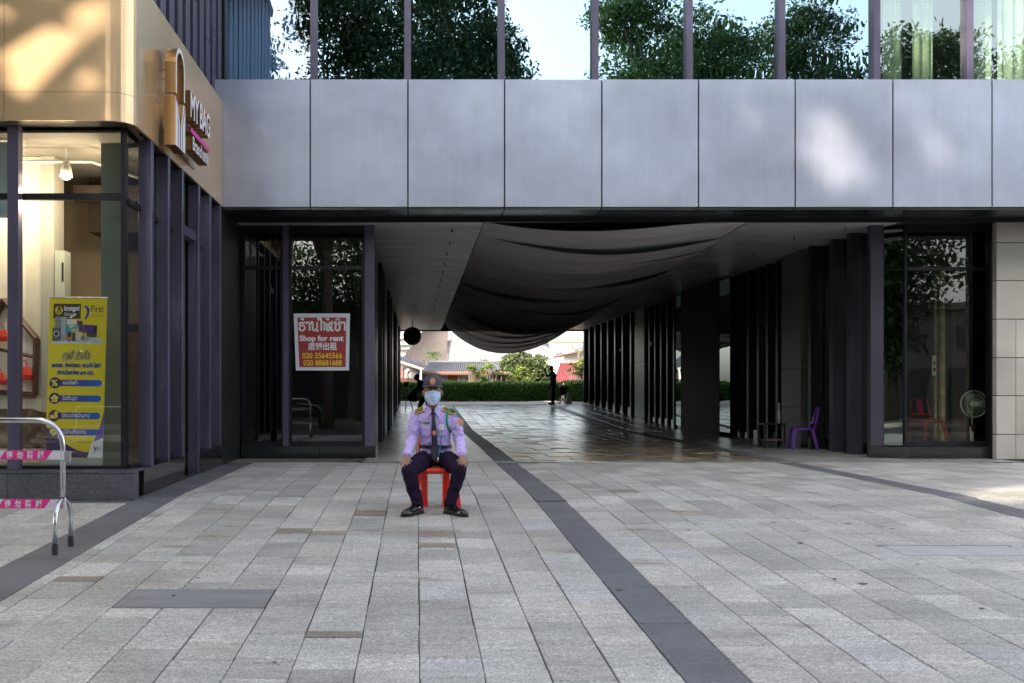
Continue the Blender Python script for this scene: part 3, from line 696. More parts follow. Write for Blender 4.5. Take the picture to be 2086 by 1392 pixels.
for seg in (front1, front2, corner):
    part('fascia_panel', fstrip(seg, ZF0, ZF1-.002), K['fascia'], S, smooth=False)
    part('fascia_panel', fstrip(seg, ZF1+.002, ZF2), K['fascia'], S, smooth=False)
for seg in (side_, side2, side3):
    part('fascia_panel', fstrip(seg, ZF0, ZF2), K['fascia'], S)
for o in S.children:
    if o.name.startswith('fascia_panel'):
        o.data.polygons.foreach_set('use_smooth', [True]*len(o.data.polygons)); o.data.set_sharp_from_angle(angle=R(30))
part('fascia_backing', MB().box(-12, -3.06, 10.55, 15.38, ZF0+.04, ZF0+.1).box(-12, -3.4, 10.5, 10.54, ZF0, ZF2-.02).box(-3.09,-3.05,11.1,15.3,ZF0,ZF2-.02), K['black'], S)
part('fascia_cap', MB().box(-12, -3.05, 10.52, 15.38, ZF2-.06, ZF2-.03), K['fascia'], S)
# ribbed cladding above the fascia
part('upper_wall', MB().box(-12, -3.3, 10.7, 15.9, ZF2-.03, 9.2), K['purple'], S)
yy = 10.8; i = 0
while yy < 15.8:
    zc = 6.6 + (.25*((i*7) % 3) - .2)
    part('cladding_rib', MB().box(-3.3, -3.12, yy, yy+.26, ZF2-.02, zc-.006).box(-3.3, -3.135, yy+.01, yy+.25, zc-.006, zc+.006).box(-3.3, -3.12, yy, yy+.26, zc+.006, 9.2), K['purple'], S)
    yy += .44; i += 1
xx = -11.8
while xx < -3.4:
    part('cladding_rib', MB().box(xx, xx+.26, 10.58, 10.7, ZF2-.02, 9.2), K['purple'], S); xx += .44
part('side_wall', MB().box(-12.2, -12, 10.5, 15.9, 0, 9.2).box(-12.2, -12, 16, 47.5, 0, 4.6), K['granite_wall'], S)
part('rear_wall', MB().box(-12, -3.3, 15.5, 15.9, 0, 9.2), K['dark_wall'], S)
part('roof', MB().box(-12.2, -3.1, 10.6, 16, 9.201, 9.35), K['frame'], S)
# plinth of granite slabs
for x0_, x1_ in ((-12, -8.1), (-8.095, -4.345), (-4.34, -3.0)):
    part('plinth_slab', MB().box(x0_, x1_, 10.55, 10.75, -.05, .28), K['granite_dark'], S, bevel=.004)
    part('plinth_cap', MB().box(x0_, x1_, 10.54, 10.95, .282, .305), K['granite_dark'], S)
for y0, y1 in ((10.951, 11.95), (11.955, 12.87), (13.75, 15.38)):
    part('plinth_slab', MB().box(-3.2, -3.0, y0, y1, -.02, .30), K['granite_pol'], S, bevel=.004)
part('door_step', MB().box(-3.3, -3.02, 12.88, 13.74, -.01, .03), K['granite_pol'], S)
# fins
for i, ye in enumerate((11.36, 12.12, 12.84, 13.80, 14.55, 15.30)):
    z0 = .30 if i != 3 else -.01
    part('fin', MB().box(-3.15, -3.0+.0, ye-.10, ye, z0, ZF0-.002), K['purple'], S, bevel=.004)
part('door_head', MB().box(-3.14, -3.04, 12.85, 13.69, 3.2, 3.32), K['purple'], S)
part('door_leaf', MB().box(-3.3, -3.26, 12.9, 13.66, .03, 3.2), K['purple'], S)
part('fin', MB().box(-4.37, -4.25, 10.62, 10.74, .305, ZF0-.002), K['purple'], S, bevel=.004)
part('fin', MB().box(-6.3, -6.18, 10.62, 10.74, .305, ZF0-.002), K['purple'], S, bevel=.004)
f = part('corner_post', MB().box(-3.20, -3.15, 10.76, 10.84, .305, ZF0-.002), K['frame'], S)
f = part('window_frame', MB().box(-12, -3.2, 10.77, 10.83, 3.22, 3.29), K['frame'], S); part('window_sill', MB().box(-12, -3.2, 10.77, 10.83, .306, .34), K['frame'], S)
for x0_, x1_ in ((-12,-6.31),(-6.17,-4.38),(-4.24,-3.2)):
    for z0, z1 in ((.34,3.22),(3.29,ZF0)):
        part('pane', MB().quad((x0_,10.79,z0),(x1_,10.79,z0),(x1_,10.79,z1),(x0_,10.79,z1)), K['pane_shop'], f)
ed = [10.84, 11.26, 12.02, 12.74, 13.70, 14.45, 15.20]
for i in range(6):
    a = ed[i] if i == 0 else ed[i]+.10
    b = ed[i+1] if i < 6 else 15.3
    if i == 3: continue
    f = part('window_frame', MB().box(-3.17, -3.12, a, b, 3.18, 3.24), K['frame'], S); part('window_sill', MB().box(-3.17, -3.12, a, b, .305, .34), K['frame'], S)
    for z0, z1 in ((.34,3.18),(3.24,ZF0)):
        part('pane', MB().quad((-3.145,a,z0),(-3.145,b,z0),(-3.145,b,z1),(-3.145,a,z1)), K['pane_mirror'] if i > 0 else K['pane_dark'], f)
# interior
part('shop_floor', MB().box(-12, -3.2, 10.96, 15.5, .1, .30), mat('shop_floor', (.45,.40,.33), .3), S)
part('shop_ceiling', MB().box(-12, -3.2, 10.9, 15.5, 3.975, 4.0), mat('shop_ceiling', (.30,.27,.23), .7), S)
part('back_wall', MB().box(-12, -3.3, 14.6, 14.7, .3, 3.97), K['cream'], S)
part('inner_wall', MB().box(-3.32, -3.2, 12.0, 14.6, .3, 3.97), mat('grey_green', (.16,.19,.18), .6), S)
part('column', MB().box(-3.60, -3.36, 11.35, 11.6, .3, 3.97), mat('grey_green', (.15,.19,.18), .6), S)
part('white_partition', MB().box(-9, -4.52, 12.0, 12.1, .3, 3.97), mat('warm_white', (.80,.74,.64), .6), S)
part('partition_column', MB().box(-4.515, -4.36, 11.96, 12.3, .3, 3.97), mat('grey_cream', (.50,.48,.42), .6), S)
part('dark_bulkhead', MB().box(-4.35, -3.3, 13.2, 13.9, 3.25, 3.97).box(-4.35,-3.3,12.6,12.7,3.55,3.75), mat('brown_dark', (.05,.035,.025), .5), S)
part('wall_rail', MB().box(-5.2, -3.3, 14.5, 14.6, 2.02, 2.12), mat('walnut', (.12,.06,.03), .4), S)
pm = mat('marble_panel', (.50,.36,.22), .35, noise=((4,4,4), .15, 5))
for xx in (-5.15, -4.72, -4.29, -3.86):
    part('wall_panel', MB().box(xx, xx+.41, 14.55, 14.6, .3, 2.02), pm, S)
part('ceiling_track', MB().tube([(-6,11.5,3.80),(-3.75,11.5,3.80),(-3.4,12.4,3.78)], .02, 6), K['white'], S)
part('blue_board', MB().box(-5.2, -4.45, 11.2, 11.23, 3.1, 3.95), mat('pale_blue', (.55,.68,.70), .5), S)
# ============================================================ SIGN ON THE SIDE FASCIA
def thick(mb_, d):
    """give flat lettering a depth: d is the vector from face to back"""
    ed = {}
    for f in mb_.f:
        for i in range(len(f)):
            a, b = f[i], f[(i+1) % len(f)]
            if (b, a) in ed: ed.pop((b, a))
            else: ed[(a, b)] = 1
    out = MB()
    for a, b in ed:
        A, Bv = Vector(mb_.v[a]), Vector(mb_.v[b]); out.quad(A, A+d, Bv+d, Bv)
    return out
SG = thing('shop_sign', 'raised shop sign reading MY BAG Brand name with tall Y logo on the side fascia', 'sign', (-3.0, 12.2, 4.0))
white_face = mat('sign_face', (.85,.83,.88), .4)
brown_side = mat('sign_side', (.42,.25,.11), .22, metal=.8)
XS = -2.80
sidev = Vector((-.13, 0, 0))
def s3(y0, z0): return lambda u, v: (XS, y0+u, z0+v)
# arch of the logo
def ribbon(pts, wd):
    m = MB(); L = []; Rr = []
    for i, p in enumerate(pts):
        a = pts[max(i-1,0)]; b = pts[min(i+1,len(pts)-1)]; dx, dz = b[0]-a[0], b[1]-a[1]; l = math.hypot(dx, dz) or 1
        L.append((XS, p[0]-dz/l*wd/2, p[1]+dx/l*wd/2)); Rr.append((XS, p[0]+dz/l*wd/2, p[1]-dx/l*wd/2))
    m.add(L + Rr, [(i, i+1, len(L)+i+1, len(L)+i) for i in range(len(L)-1)]); return m
yc = 11.80; r_ = .20
arch = [(yc-r_, 4.62)] + [(yc-r_, 4.8)] + [(yc-r_*math.cos(PI*k/12), 4.98+r_*.95*math.sin(PI*k/12)) for k in range(13)] + [(yc+r_, 4.62)]
am = ribbon(arch, .055)
o = part('logo_arch', am, white_face, SG); part('return', thick(am, sidev), brown_side, o)
lm = MB()
for x0, x1, x2 in ((-.23, -.17, -.06),(-.10,-.04, .0),):
    pass
def poly(pts): return MB().add([(XS, yc+a, b) for a, b in pts], [tuple(range(len(pts)))])
logo = [[(-.24,4.58),(-.17,4.50),(-.11,4.30),(-.11,4.01),(-.24,4.01)],
        [(-.14,4.52),(-.02,4.28),(-.02,4.01),(-.08,4.01),(-.08,4.30),(-.18,4.56)],
        [(.02,4.01),(.02,4.28),(.15,4.58),(.21,4.58),(.08,4.30),(.08,4.01)],
        [(.11,4.01),(.11,4.30),(.24,4.58),(.24,4.01)]]
for p in logo:
    a_ = poly(p); o = part('logo_stripe', a_, white_face, SG); part('return', thick(a_, sidev), brown_side, o)
def sign_text(body, name, y0, z0, hh, fit, bold, col=None):
    a_ = text_mb(body, hh, s3(y0, z0), bold, fit); o = part(name, a_, col or white_face, SG); part('return', thick(a_, sidev), brown_side, o)
sign_text('MY', 'letters', 12.33, 4.56, .44, .48, .012)
sign_text('BAG', 'letters', 12.86, 4.56, .44, .62, .012)
sign_text('Brand', 'letters', 12.45, 4.17, .24, .50, .004)
sign_text('name', 'letters', 13.0, 4.17, .24, .38, .004)
bar = MB().quad((XS,12.35,4.36),(XS,13.44,4.36),(XS,13.44,4.42),(XS,12.35,4.42))
o = part('pink_bar', bar, mat('pink_bar', (.70,.05,.35), .4), SG); part('return', thick(bar, sidev), brown_side, o)
for y_, z_ in ((11.62,4.9),(11.98,4.9),(11.7,4.15),(11.9,4.45),(12.5,4.7),(13.2,4.7)): part('stand_off', MB().tube([(-2.998,y_,z_),(-2.92,y_,z_)], .012, 6), brown_side, SG)
part('mounting_rail', MB().box(-3.0, -2.99, 12.3, 13.4, 4.50, 4.52).box(-3.0, -2.99, 12.3, 13.4, 4.12, 4.14), brown_side, SG)

# ============================================================ SPOTLIGHTS AND SHOP FURNITURE
glow = mat('lamp_glow', (.9,.8,.6), .4, emit=(1,.78,.5), es=9)
for i, (x, y, lab) in enumerate(((-4.05, 11.5, 'round ceiling spotlight near the purple fin, left of the two in the shop window'), (-3.62, 11.85, 'tilted ceiling spotlight beside the grey green column in the shop window'), (-4.9, 11.5, 'ceiling spotlight at the far left behind the pale blue board'))):
    t = thing('spotlight', lab, 'spotlight', (x, y, 3.80), 'spotlights on the shop ceiling track')
    part('stem', MB().tube([(x,y,3.97),(x,y,3.76)], .012, 6), K['white'], t)
    part('housing', MB().tube([(x,y,3.78),(x,y,3.72),(x,y,3.62)], [.035,.06,.075], 12), mat('lamp_housing', (.7,.68,.62), .35), t, smooth=True)
    part('bulb', MB().ell((x,y,3.61), .05,.05,.02, 10, 5), glow, t)
    L = bpy.data.lights.new('lamp_light', 'POINT'); L.energy = (6, 8, 6)[i]; L.color = (1,.79,.55); L.shadow_soft_size = .1
    lo = bpy.data.objects.new('lamp_light', L); COL.objects.link(lo); lo.parent = t; lo.location = (0, -.15, -.45)
# tilted display shelf with red bags
wal = mat('shelf_walnut', (.10,.045,.03), .4)
SH = thing('display_shelf', 'tilted walnut edged display shelf on the white shop wall', 'shelf', (-5.0, 11.9, 1.6))
cx, cz = -4.98, 1.62
def rotp(x, z, a=R(-12)): return (cx + x*math.cos(a) - z*math.sin(a), cz + x*math.sin(a) + z*math.cos(a))
for (x0,z0),(x1,z1) in (((-.1,.62),(.38,.24)),((.38,.24),(.5,-.42)),((.5,-.42),(-.4,-.55)),((-.1,.62),(-.4,-.55))):
    a = rotp(x0,z0); b = rotp(x1,z1); part('shelf_edge', MB().tube([(a[0],11.9,a[1]),(b[0],11.9,b[1])], (.028), 4).tube([(a[0],11.97,a[1]),(b[0],11.97,b[1])], .028, 4), wal, SH)
for zz in (.02,):
    a = rotp(-.4,zz); b = rotp(.43,zz); part('shelf_board', MB().tube([(a[0],11.93,a[1]),(b[0],11.93,b[1])], .02, 4), wal, SH)
def bag(loc, s, lab, rz=0):
    t = thing('handbag', lab, 'handbag', loc, 'red handbags on the tilted shelf')
    x, y, z = loc; rm = mat('red_leather', (.55,.035,.02), .35, noise=((8,8,8), .15, 3))
    body = MB().loft([[(x-s*1.1,y-s*.35,z),(x+s*1.1,y-s*.35,z),(x+s*1.1,y+s*.35,z),(x-s*1.1,y+s*.35,z)],
                      [(x-s*1.2,y-s*.42,z+s*.5),(x+s*1.2,y-s*.42,z+s*.5),(x+s*1.2,y+s*.42,z+s*.5),(x-s*1.2,y+s*.42,z+s*.5)],
                      [(x-s*.9,y-s*.1,z+s*1.3),(x+s*.9,y-s*.1,z+s*1.3),(x+s*.9,y+s*.1,z+s*1.3),(x-s*.9,y+s*.1,z+s*1.3)]])
    part('body', body, rm, t, bevel=s*.08)
    part('strap', MB().tube([(x-s*.6,y,z+s*1.25),(x-s*.4,y,z+s*1.9),(x+s*.4,y,z+s*1.9),(x+s*.6,y,z+s*1.25)], s*.06, 6), rm, t)
    part('clasp', MB().box(x-s*.12,x+s*.12,y-s*.46,y-s*.4,z+s*.55,z+s*.8), mat('brass', (.6,.45,.2), .25, metal=1), t)
bag((-4.72,11.88,1.28), .12, 'red handbag at the right end of the lower shelf', 0)
bag((-5.02,11.88,1.22), .11, 'red and white handbag left of the other bag on the lower shelf', 0)
bag((-4.98,11.88,1.74), .10, 'orange red handbag alone on the upper shelf', 0)
# standing display box
D = thing('display_box', 'tall pale box panel with dark oval cutout standing beside the shop column', 'display', (-4.25, 11.9, .3))
part('body', MB().box(-4.31,-4.19,11.85,12.05,.3,2.82), mat('pale_card', (.52,.55,.48), .6), D)
part('cutout', MB().disc((-4.25,11.847,1.95), .035, .12, (1,0,0), (0,0,1), 16), K['black'], D)
part('label_print', MB().box(-4.225,-4.205,11.844,11.848,2.45,2.68), K['black'], D)
# tufted seat
SF = thing('sofa', 'brown tufted sofa back standing behind the shop glass', 'sofa', (-5.0, 11.4, .3))
sfm = mat('brown_leather', (.16,.10,.055), .35, noise=((5,5,5), .12, 3))
m = MB(); n = 22; rows = 9; vv = []; ff = []
for j in range(rows+1):
    for i in range(n*2+1):
        u = i/(n*2); v = j/rows; x = -6.2 + 2.15*u
        b_ = abs(math.sin(PI*(u*11 + v*2.5)))*abs(math.sin(PI*(u*11 - v*2.5)))
        vv.append((x, 11.15 - .07*b_ + .1*v, .52+.43*v*(1 - max(0,(u-.86))*1.3)))
for j in range(rows):
    for i in range(n*2):
        q = j*(n*2+1)+i; ff.append((q,q+1,q+n*2+2,q+n*2+1))
m.add(vv, ff)
part('tufted_back', m, sfm, SF, smooth=True)
part('seat_base', MB().box(-6.2,-4.06,11.2,11.7,.5,.66), sfm, SF, bevel=.03)
for xx in (-6.1,-5.2,-4.18): part('leg', MB().tube([(xx,11.3,.5),(xx+.02,11.25,.3)], .02, 6), mat('brass', (.5,.38,.18), .3, metal=1), SF)
part('seat_cushion', MB().box(-6.1,-4.75,11.12,11.19,.56,.66), mat('tan_leather', (.45,.2,.06), .4), SF, bevel=.02)

# ============================================================ ROLL-UP BANNER
BN = thing('rollup_banner', 'yellow roll-up banner with appliance picture and purple blue text bars behind the glass', 'banner', (-3.72, 11.02, .31))
# banner is made in its own plane (u right, v up) and leans slightly
lean = R(1.6); bu, bv = Vector((math.cos(lean), 0, math.sin(lean)*-.3)), Vector((math.sin(lean), 0, math.cos(lean)))
bo = Vector((-4.08, 10.93, .34)); BW, BH = .63, 1.84
LAYER = [0]
def b3(u, v, k=1): 
    p = bo + bu*u + bv*v; return (p.x, p.y - .0015*k, p.z)
def bq(x0, x1, z0, z1, k=1): return MB().quad(b3(x0,z0,k), b3(x1,z0,k), b3(x1,z1,k), b3(x0,z1,k))
def bpoly(pts, k=1): return MB().add([b3(a, b, k) for a, b in pts], [tuple(range(len(pts)))])
yel = (.76,.60,.02); pur = (.05,.025,.10)
part('sheet', MB().hexa([b3(0,0,-3),b3(BW,0,-3),b3(BW,0,0),b3(0,0,0),b3(0,BH,-3),b3(BW,BH,-3),b3(BW,BH,0),b3(0,BH,0)]), mat('banner_yellow', yel, .45), BN)
part('base_case', MB().loft([[Vector(b3(-.03,-.0,-20)), Vector(b3(BW+.01,-.0,-20)), Vector(b3(BW+.01,.08,-20)), Vector(b3(-.03,.08,-20))],[Vector(b3(-.03,-.0,25)), Vector(b3(BW+.01,-.0,25)), Vector(b3(BW+.01,.06,25)), Vector(b3(-.03,.06,25))]]), mat('silver_case', (.6,.62,.65), .3, metal=.8), BN)
part('top_rail', MB().tube([b3(-.01,BH,0), b3(BW+.01,BH,0)], .008, 6), mat('silver_case', (.6,.62,.65), .3, metal=.8), BN)
PR = []
def pr(name, mb_, c): part(name, mb_, ink(c), BN)
# lower shapes
arcp = [(0,.42)] + [(BW*k/14, .42 - .28*math.sin(PI/2*min(1,k/10.5)) + (0 if k < 10 else (k-10)*.006)) for k in range(1, 15)]
pr('purple_wave', bpoly([(0,.08),(BW,.08)] + [(a,b) for a,b in arcp[::-1]], 1), pur)
pr('violet_wedge', bpoly([(.50,.12),(BW,.2),(BW,.60),(.60,.45),(.54,.3)], 2), (.13,.07,.42))
pr('white_corner', bpoly([(.46,.08),(BW,.08),(BW,.30),(.51,.25)], 3), (.75,.75,.78))
pr('lettering', text_mb('First', .06, lambda u,v: b3(.56+u,.165+v,4), 0, .045), (.06,.03,.15))
pr('swoosh', bpoly([(.525,.20),(.545,.20),(.556,.17),(.538,.135),(.53,.135),(.543,.165)],4), (.06,.03,.3))
pr('print_line', text_mb('krungsri.com', .025, lambda u,v: b3(.26+u,.14+v,4), 0, .1), (.6,.6,.6))
pr('print_line', text_mb('A member of Krungsri group', .018, lambda u,v: b3(.33+u,.245+v,4), 0, .17), (.2,.15,.05))
# logo block
pr('logo_block', bq(.045,.345,BH-.235,BH-.07,1), (.055,.042,.035))
pr('logo_disc', MB().add([b3(.105+.042*math.cos(a*PI/12), BH-.145+.048*math.sin(a*PI/12), 2) for a in range(24)], [tuple(range(24))]), (.76,.58,.05))
for q in range(3):
    pr('logo_mark', MB().add([b3(.075+q*.028,BH-.19,3),b3(.083+q*.028,BH-.19,3),b3(.105+(q-1)*.004+.012,BH-.10,3),b3(.105+(q-1)*.004,BH-.10,3)],[(0,1,2,3)]), (.07,.05,.04))
pr('lettering', text_mb('krungsri', .075, lambda u,v: b3(.165+u,BH-.145+v,2), .0022, .165), (.85,.85,.85))
pr('lettering', text_mb('Consumer', .05, lambda u,v: b3(.165+u,BH-.20+v,2), 0.0005, .125), (.75,.75,.75))
pr('print_line', text_mb('A member of Krungsri, a global financial group', .022, lambda u,v: b3(.045+u,BH-.262+v,2), 0, .295), (.25,.17,.02))
sw = [(.375,BH-.09),(.42,BH-.095),(.445,BH-.135),(.435,BH-.19),(.405,BH-.245),(.385,BH-.24),(.41,BH-.19),(.415,BH-.15),(.405,BH-.12),(.378,BH-.105)]
pr('swoosh', bpoly(sw[::-1], 2), (.06,.035,.30))
pr('swoosh_tip', bpoly([(.375,BH-.09),(.378,BH-.105),(.40,BH-.115),(.405,BH-.093)], 3), (.05,.25,.6))
pr('lettering', text_mb('First', .105, lambda u,v: b3(.46+u,BH-.16+v,2), .0006, .135), (.06,.05,.06))
pr('lettering', text_mb('choice', .07, lambda u,v: b3(.462+u,BH-.215+v,2), -.0006, .135), (.25,.22,.10))
# appliance picture
z0 = 1.36; zk = .72
pr('picture_shelf', bpoly([(.02,z0-.03),(.60,z0-.03),(.57,z0+.03),(.05,z0+.03)], 1), (.62,.63,.62))
app = [((.065,.20,z0+.02,z0+.37),(.24,.26,.28)),((.135,.19,z0+.04,z0+.36),(.42,.44,.46)),((.042,.135,z0-.0,z0+.20),(.10,.11,.13)),
       ((.20,.30,z0+.26,z0+.33),(.72,.72,.70)),((.31,.37,z0+.11,z0+.31),(.13,.03,.12)),((.185,.33,z0+.12,z0+.24),(.05,.33,.40)),((.25,.33,z0+.13,z0+.19),(.5,.45,.25)),
       ((.375,.49,z0+.13,z0+.25),(.11,.02,.20)),((.49,.53,z0+.1,z0+.24),(.02,.02,.03)),((.205,.25,z0,z0+.14),(.10,.04,.03)),((.215,.26,z0+.01,z0+.06),(.5,.25,.12)),
       ((.15,.175,z0,z0+.1),(.4,.3,.25)),((.26,.295,z0,z0+.13),(.05,.05,.06)),((.42,.53,z0+.06,z0+.13),(.06,.05,.05)),((.46,.56,z0+.0,z0+.06),(.5,.52,.5)),((.30,.37,z0+.02,z0+.14),(.65,.55,.42)),((.36,.45,z0+.01,z0+.07),(.42,.42,.42))]
for i,(r4,c) in enumerate(app): pr('picture_item', bq(r4[0], r4[1], z0+(r4[2]-z0)*zk, z0+(r4[3]-z0)*zk, 2+i*.25), c)
for (x,z,r,c) in ((.089,z0+.11,.034,(.5,.5,.5)),(.089,z0+.11,.022,(.03,.03,.04)),(.385,z0+.16,.02,(.1,.1,.12)),(.38,z0+.05,.026,(.2,.2,.22)),(.43,z0+.04,.018,(.3,.3,.3))):
    pr('picture_item', MB().add([b3(x+r*math.cos(a*PI/9), z0+(z-z0)*zk+r*math.sin(a*PI/9), 8+ (1 if r < .03 else 0)) for a in range(18)], [tuple(range(18))]), c)
# lao headline (dark body with pale outline) and lines
H1 = 'ກຸງສີ ລິດຊັ້ງ'
pr('headline_outline', lao_mb(H1, .062, lambda u,v: b3(.155+u,1.165+v,2), .45, .30, .25), (.75,.72,.6))
pr('headline', lao_mb(H1, .062, lambda u,v: b3(.155+u,1.165+v,3), .28, .30, .25), (.06,.045,.04))
pr('headline_core', lao_mb(H1, .062, lambda u,v: b3(.155+u,1.165+v,4), .10, .30, .25), (.78,.65,.1))
for t_, zz, x0_, ft in (('ຜອນລດ, ໂທລະສບມຖ, ເຄອງໃຊໄຟຟາ', 1.075, .04, .54), ('ປະກນໄພລດໃຫຍ ແລະ ອນໆ', .995, .10, .40)):
    pr('text_halo', lao_mb(t_, .033, lambda u,v: b3(x0_+u,zz+v,2), .5, ft, .2), (.55,.62,.62))
    pr('text_line', lao_mb(t_, .033, lambda u,v: b3(x0_+u,zz+v,3), .2, ft, .2), (.04,.06,.10))
def grad_bar(zc, x1, txt):
    n = 12; m_ = bpy.data.materials.new('bar_gradient'); m_.use_nodes = True
    for k in range(n):
        a = .12 + (x1-.12)*k/n; b = .12 + (x1-.12)*(k+1)/n + (.0 if k < n-1 else 0); f = k/(n-1)
        c = tuple(round(p*(1-f)+q*f, 3) for p, q in zip((.085,.035,.20),(.01,.12,.55)))
        pr('bar_segment', bq(a, b, zc-.035, zc+.035, 1), c)
    pr('bar_end', MB().add([b3(x1+.035*math.cos(-PI/2+PI*k/8), zc+.035*math.sin(-PI/2+PI*k/8), 1) for k in range(9)], [tuple(range(9))]), (.01,.12,.55))
    pr('bar_text', lao_mb(txt, .030, lambda u,v: b3(.17+u,zc-.015+v,3), .17, len(txt)*.0165), (.80,.80,.85))
    pr('bar_icon', MB().add([b3(.085+.062*math.cos(k*PI/12), zc+.062*math.sin(k*PI/12), 2) for k in range(24)], [tuple(range(24))]), (.045,.03,.09))
iy = (.82,.70,.15)
rows_ = [(BH-1.215,.565,'ດອກເບ້ຍຕ່ຳ'),(BH-1.365,.56,'ວົງເງິນສູງ'),(BH-1.525,.555,'ບໍ່ຕ້ອງຈ່າຍເງິນດາວ*')]
zr = [.60,.44,.28]
rows_ = [(.90,.565,'ດອກເບ້ຍຕ່ຳ'),(.73,.56,'ວົງເງິນສູງ'),(.54,.555,'ບໍ່ຕ້ອງຈ່າຍເງິນດາວ*'),(.36,.55,'ບໍ່ມີຄົນຄ້ຳປະກັນ*')]
for i, r3 in enumerate(rows_):
    grad_bar(*r3); zc = r3[0]
    if i == 0: pr('icon_mark', text_mb('%', .10, lambda u,v: b3(.045+u,zc-.035+v,4), .002, .07), iy)
    elif i == 1:
        pr('icon_mark', bpoly([(.055,zc-.04),(.115,zc-.04),(.115,zc),(.135,zc),(.085,zc+.045),(.035,zc),(.055,zc)], 4), iy)
        pr('icon_letter', text_mb('K', .05, lambda u,v: b3(.075+u,zc-.03+v,5), .002, .02), pur)
    elif i == 2:
        pr('icon_mark', bpoly([(.04,zc-.03),(.12,zc-.03),(.125,zc+.005),(.09,zc+.01),(.04,zc+.005)], 4), iy)
        pr('icon_mark', MB().add([b3(.105+.02*math.cos(k*PI/8), zc+.028+.02*math.sin(k*PI/8), 4) for k in range(16)], [tuple(range(16))]), iy)
        pr('icon_strike', bpoly([(.045,zc+.035),(.05,zc+.04),(.13,zc-.035),(.125,zc-.04)], 5), (.4,.1,.06))
    else:
        pr('icon_mark', bpoly([(.085,zc-.045),(.125,zc-.01),(.125,zc+.03),(.085,zc+.04),(.045,zc+.03),(.045,zc-.01)], 4), iy)
        pr('icon_tick', bpoly([(.065,zc),(.08,zc-.02),(.115,zc+.02),(.11,zc+.025),(.08,zc-.005),(.07,zc+.008)], 5), (.3,.08,.06))
# the banner is lit only by the shop lamps and daylight through the glass

# ============================================================ SHOP FOR RENT POSTER
Yp = 17.045
PO = thing('rent_poster', 'red and white Shop for rent poster taped to the dark window', 'poster', (-1.7, Yp, 2.4))
p4 = [W(603,755,Yp), W(711,755,Yp), W(713,639,Yp), W(598,639,Yp)]
def pp(u, v, k=0):
    a = p4[0].lerp(p4[1], u); b = p4[3].lerp(p4[2], u); p = a.lerp(b, v); return (p.x, Yp-.006-.0015*k, p.z)
part('sheet', MB().hexa([(x,Yp-.002,z) for x,_,z in (pp(0,0),pp(1,0))] + [pp(1,0), pp(0,0)] + [(x,Yp-.002,z) for x,_,z in (pp(0,1),pp(1,1))] + [pp(1,1), pp(0,1)]), ink((.70,.72,.80)), PO)
part('red_field', MB().quad(pp(.065,.06,1), pp(.935,.06,1), pp(.935,.93,1), pp(.065,.93,1)), ink((.34,.035,.03)), PO)
PWd = (711-603)/F*Yp; PHt = (755-639)/F*Yp
def ptext(x0, z0): return lambda u, v: pp(x0+u/PWd, z0+v/PHt, 2)
wh = (.80,.76,.76); ye = (.80,.55,.03)
part('lao_headline', lao_mb('ຮ້ານໃຫ້ເຊົ່າ', .145, ptext(.08,.70), .20, PWd*.85), ink(wh), PO)
part('lettering', text_mb('Shop for rent', .13, ptext(.09,.52), .0055, PWd*.80), ink(wh), PO)
part('lettering', text_mb('店铺出租', .14, ptext(.24,.37), .004, PWd*.53), ink(wh), PO)
part('phone_number', text_mb('020 55645566', .13, ptext(.13,.215), .003, PWd*.74), ink(ye), PO)
part('phone_number', text_mb('020 88681688', .13, ptext(.145,.09), .003, PWd*.72), ink(ye), PO)

# ============================================================ STEEL BARRIER AND TAPE
yb_ = 7.85; xb = -2.79; gb = gz(yb_)
BR = thing('crowd_barrier', 'stainless steel tube barrier with arched feet at the left edge', 'barrier', (xb, yb_, gb))
arc_ = [(xb - .2 + .2*math.sin(PI/2*k/8), yb_, .725 + .2*math.cos(PI/2*k/8)) for k in range(9)]
part('frame', MB().tube([(-4.7,yb_,.925)] + arc_ + [(xb,yb_,gb+.42)], .0215, 14), K['chrome'], BR, smooth=True)
part('bracket', MB().box(xb+.02,xb+.06,yb_-.02,yb_+.02,.60,.68), mat('plastic_grey', (.3,.3,.3), .5), BR)
for dy in (-1, 1):
    pts = [(xb, yb_+dy*.17*math.sin(PI/2*k/7)**1.0, gb+.40 - .17*(1-math.cos(PI/2*k/7))) for k in range(8)]
    g2 = gz(yb_+dy*.17)
    part('leg', MB().tube(pts + [(xb, yb_+dy*.175, g2+.05)], .0185, 12), K['chrome'], BR, smooth=True)
    part('rubber_foot', MB().tube([(xb, yb_+dy*.175, g2+.075), (xb, yb_+dy*.177, g2+.001)], .023, 12), K['rubber'], BR)
part('leg', MB().tube([(-4.7,yb_,.925),(-4.72,yb_,gb+.0)], .0245, 10), K['chrome'], BR, smooth=True)
pinkc = ink((.80,.03,.28)); whc = mat('tape_white', (.75,.73,.77), .35)
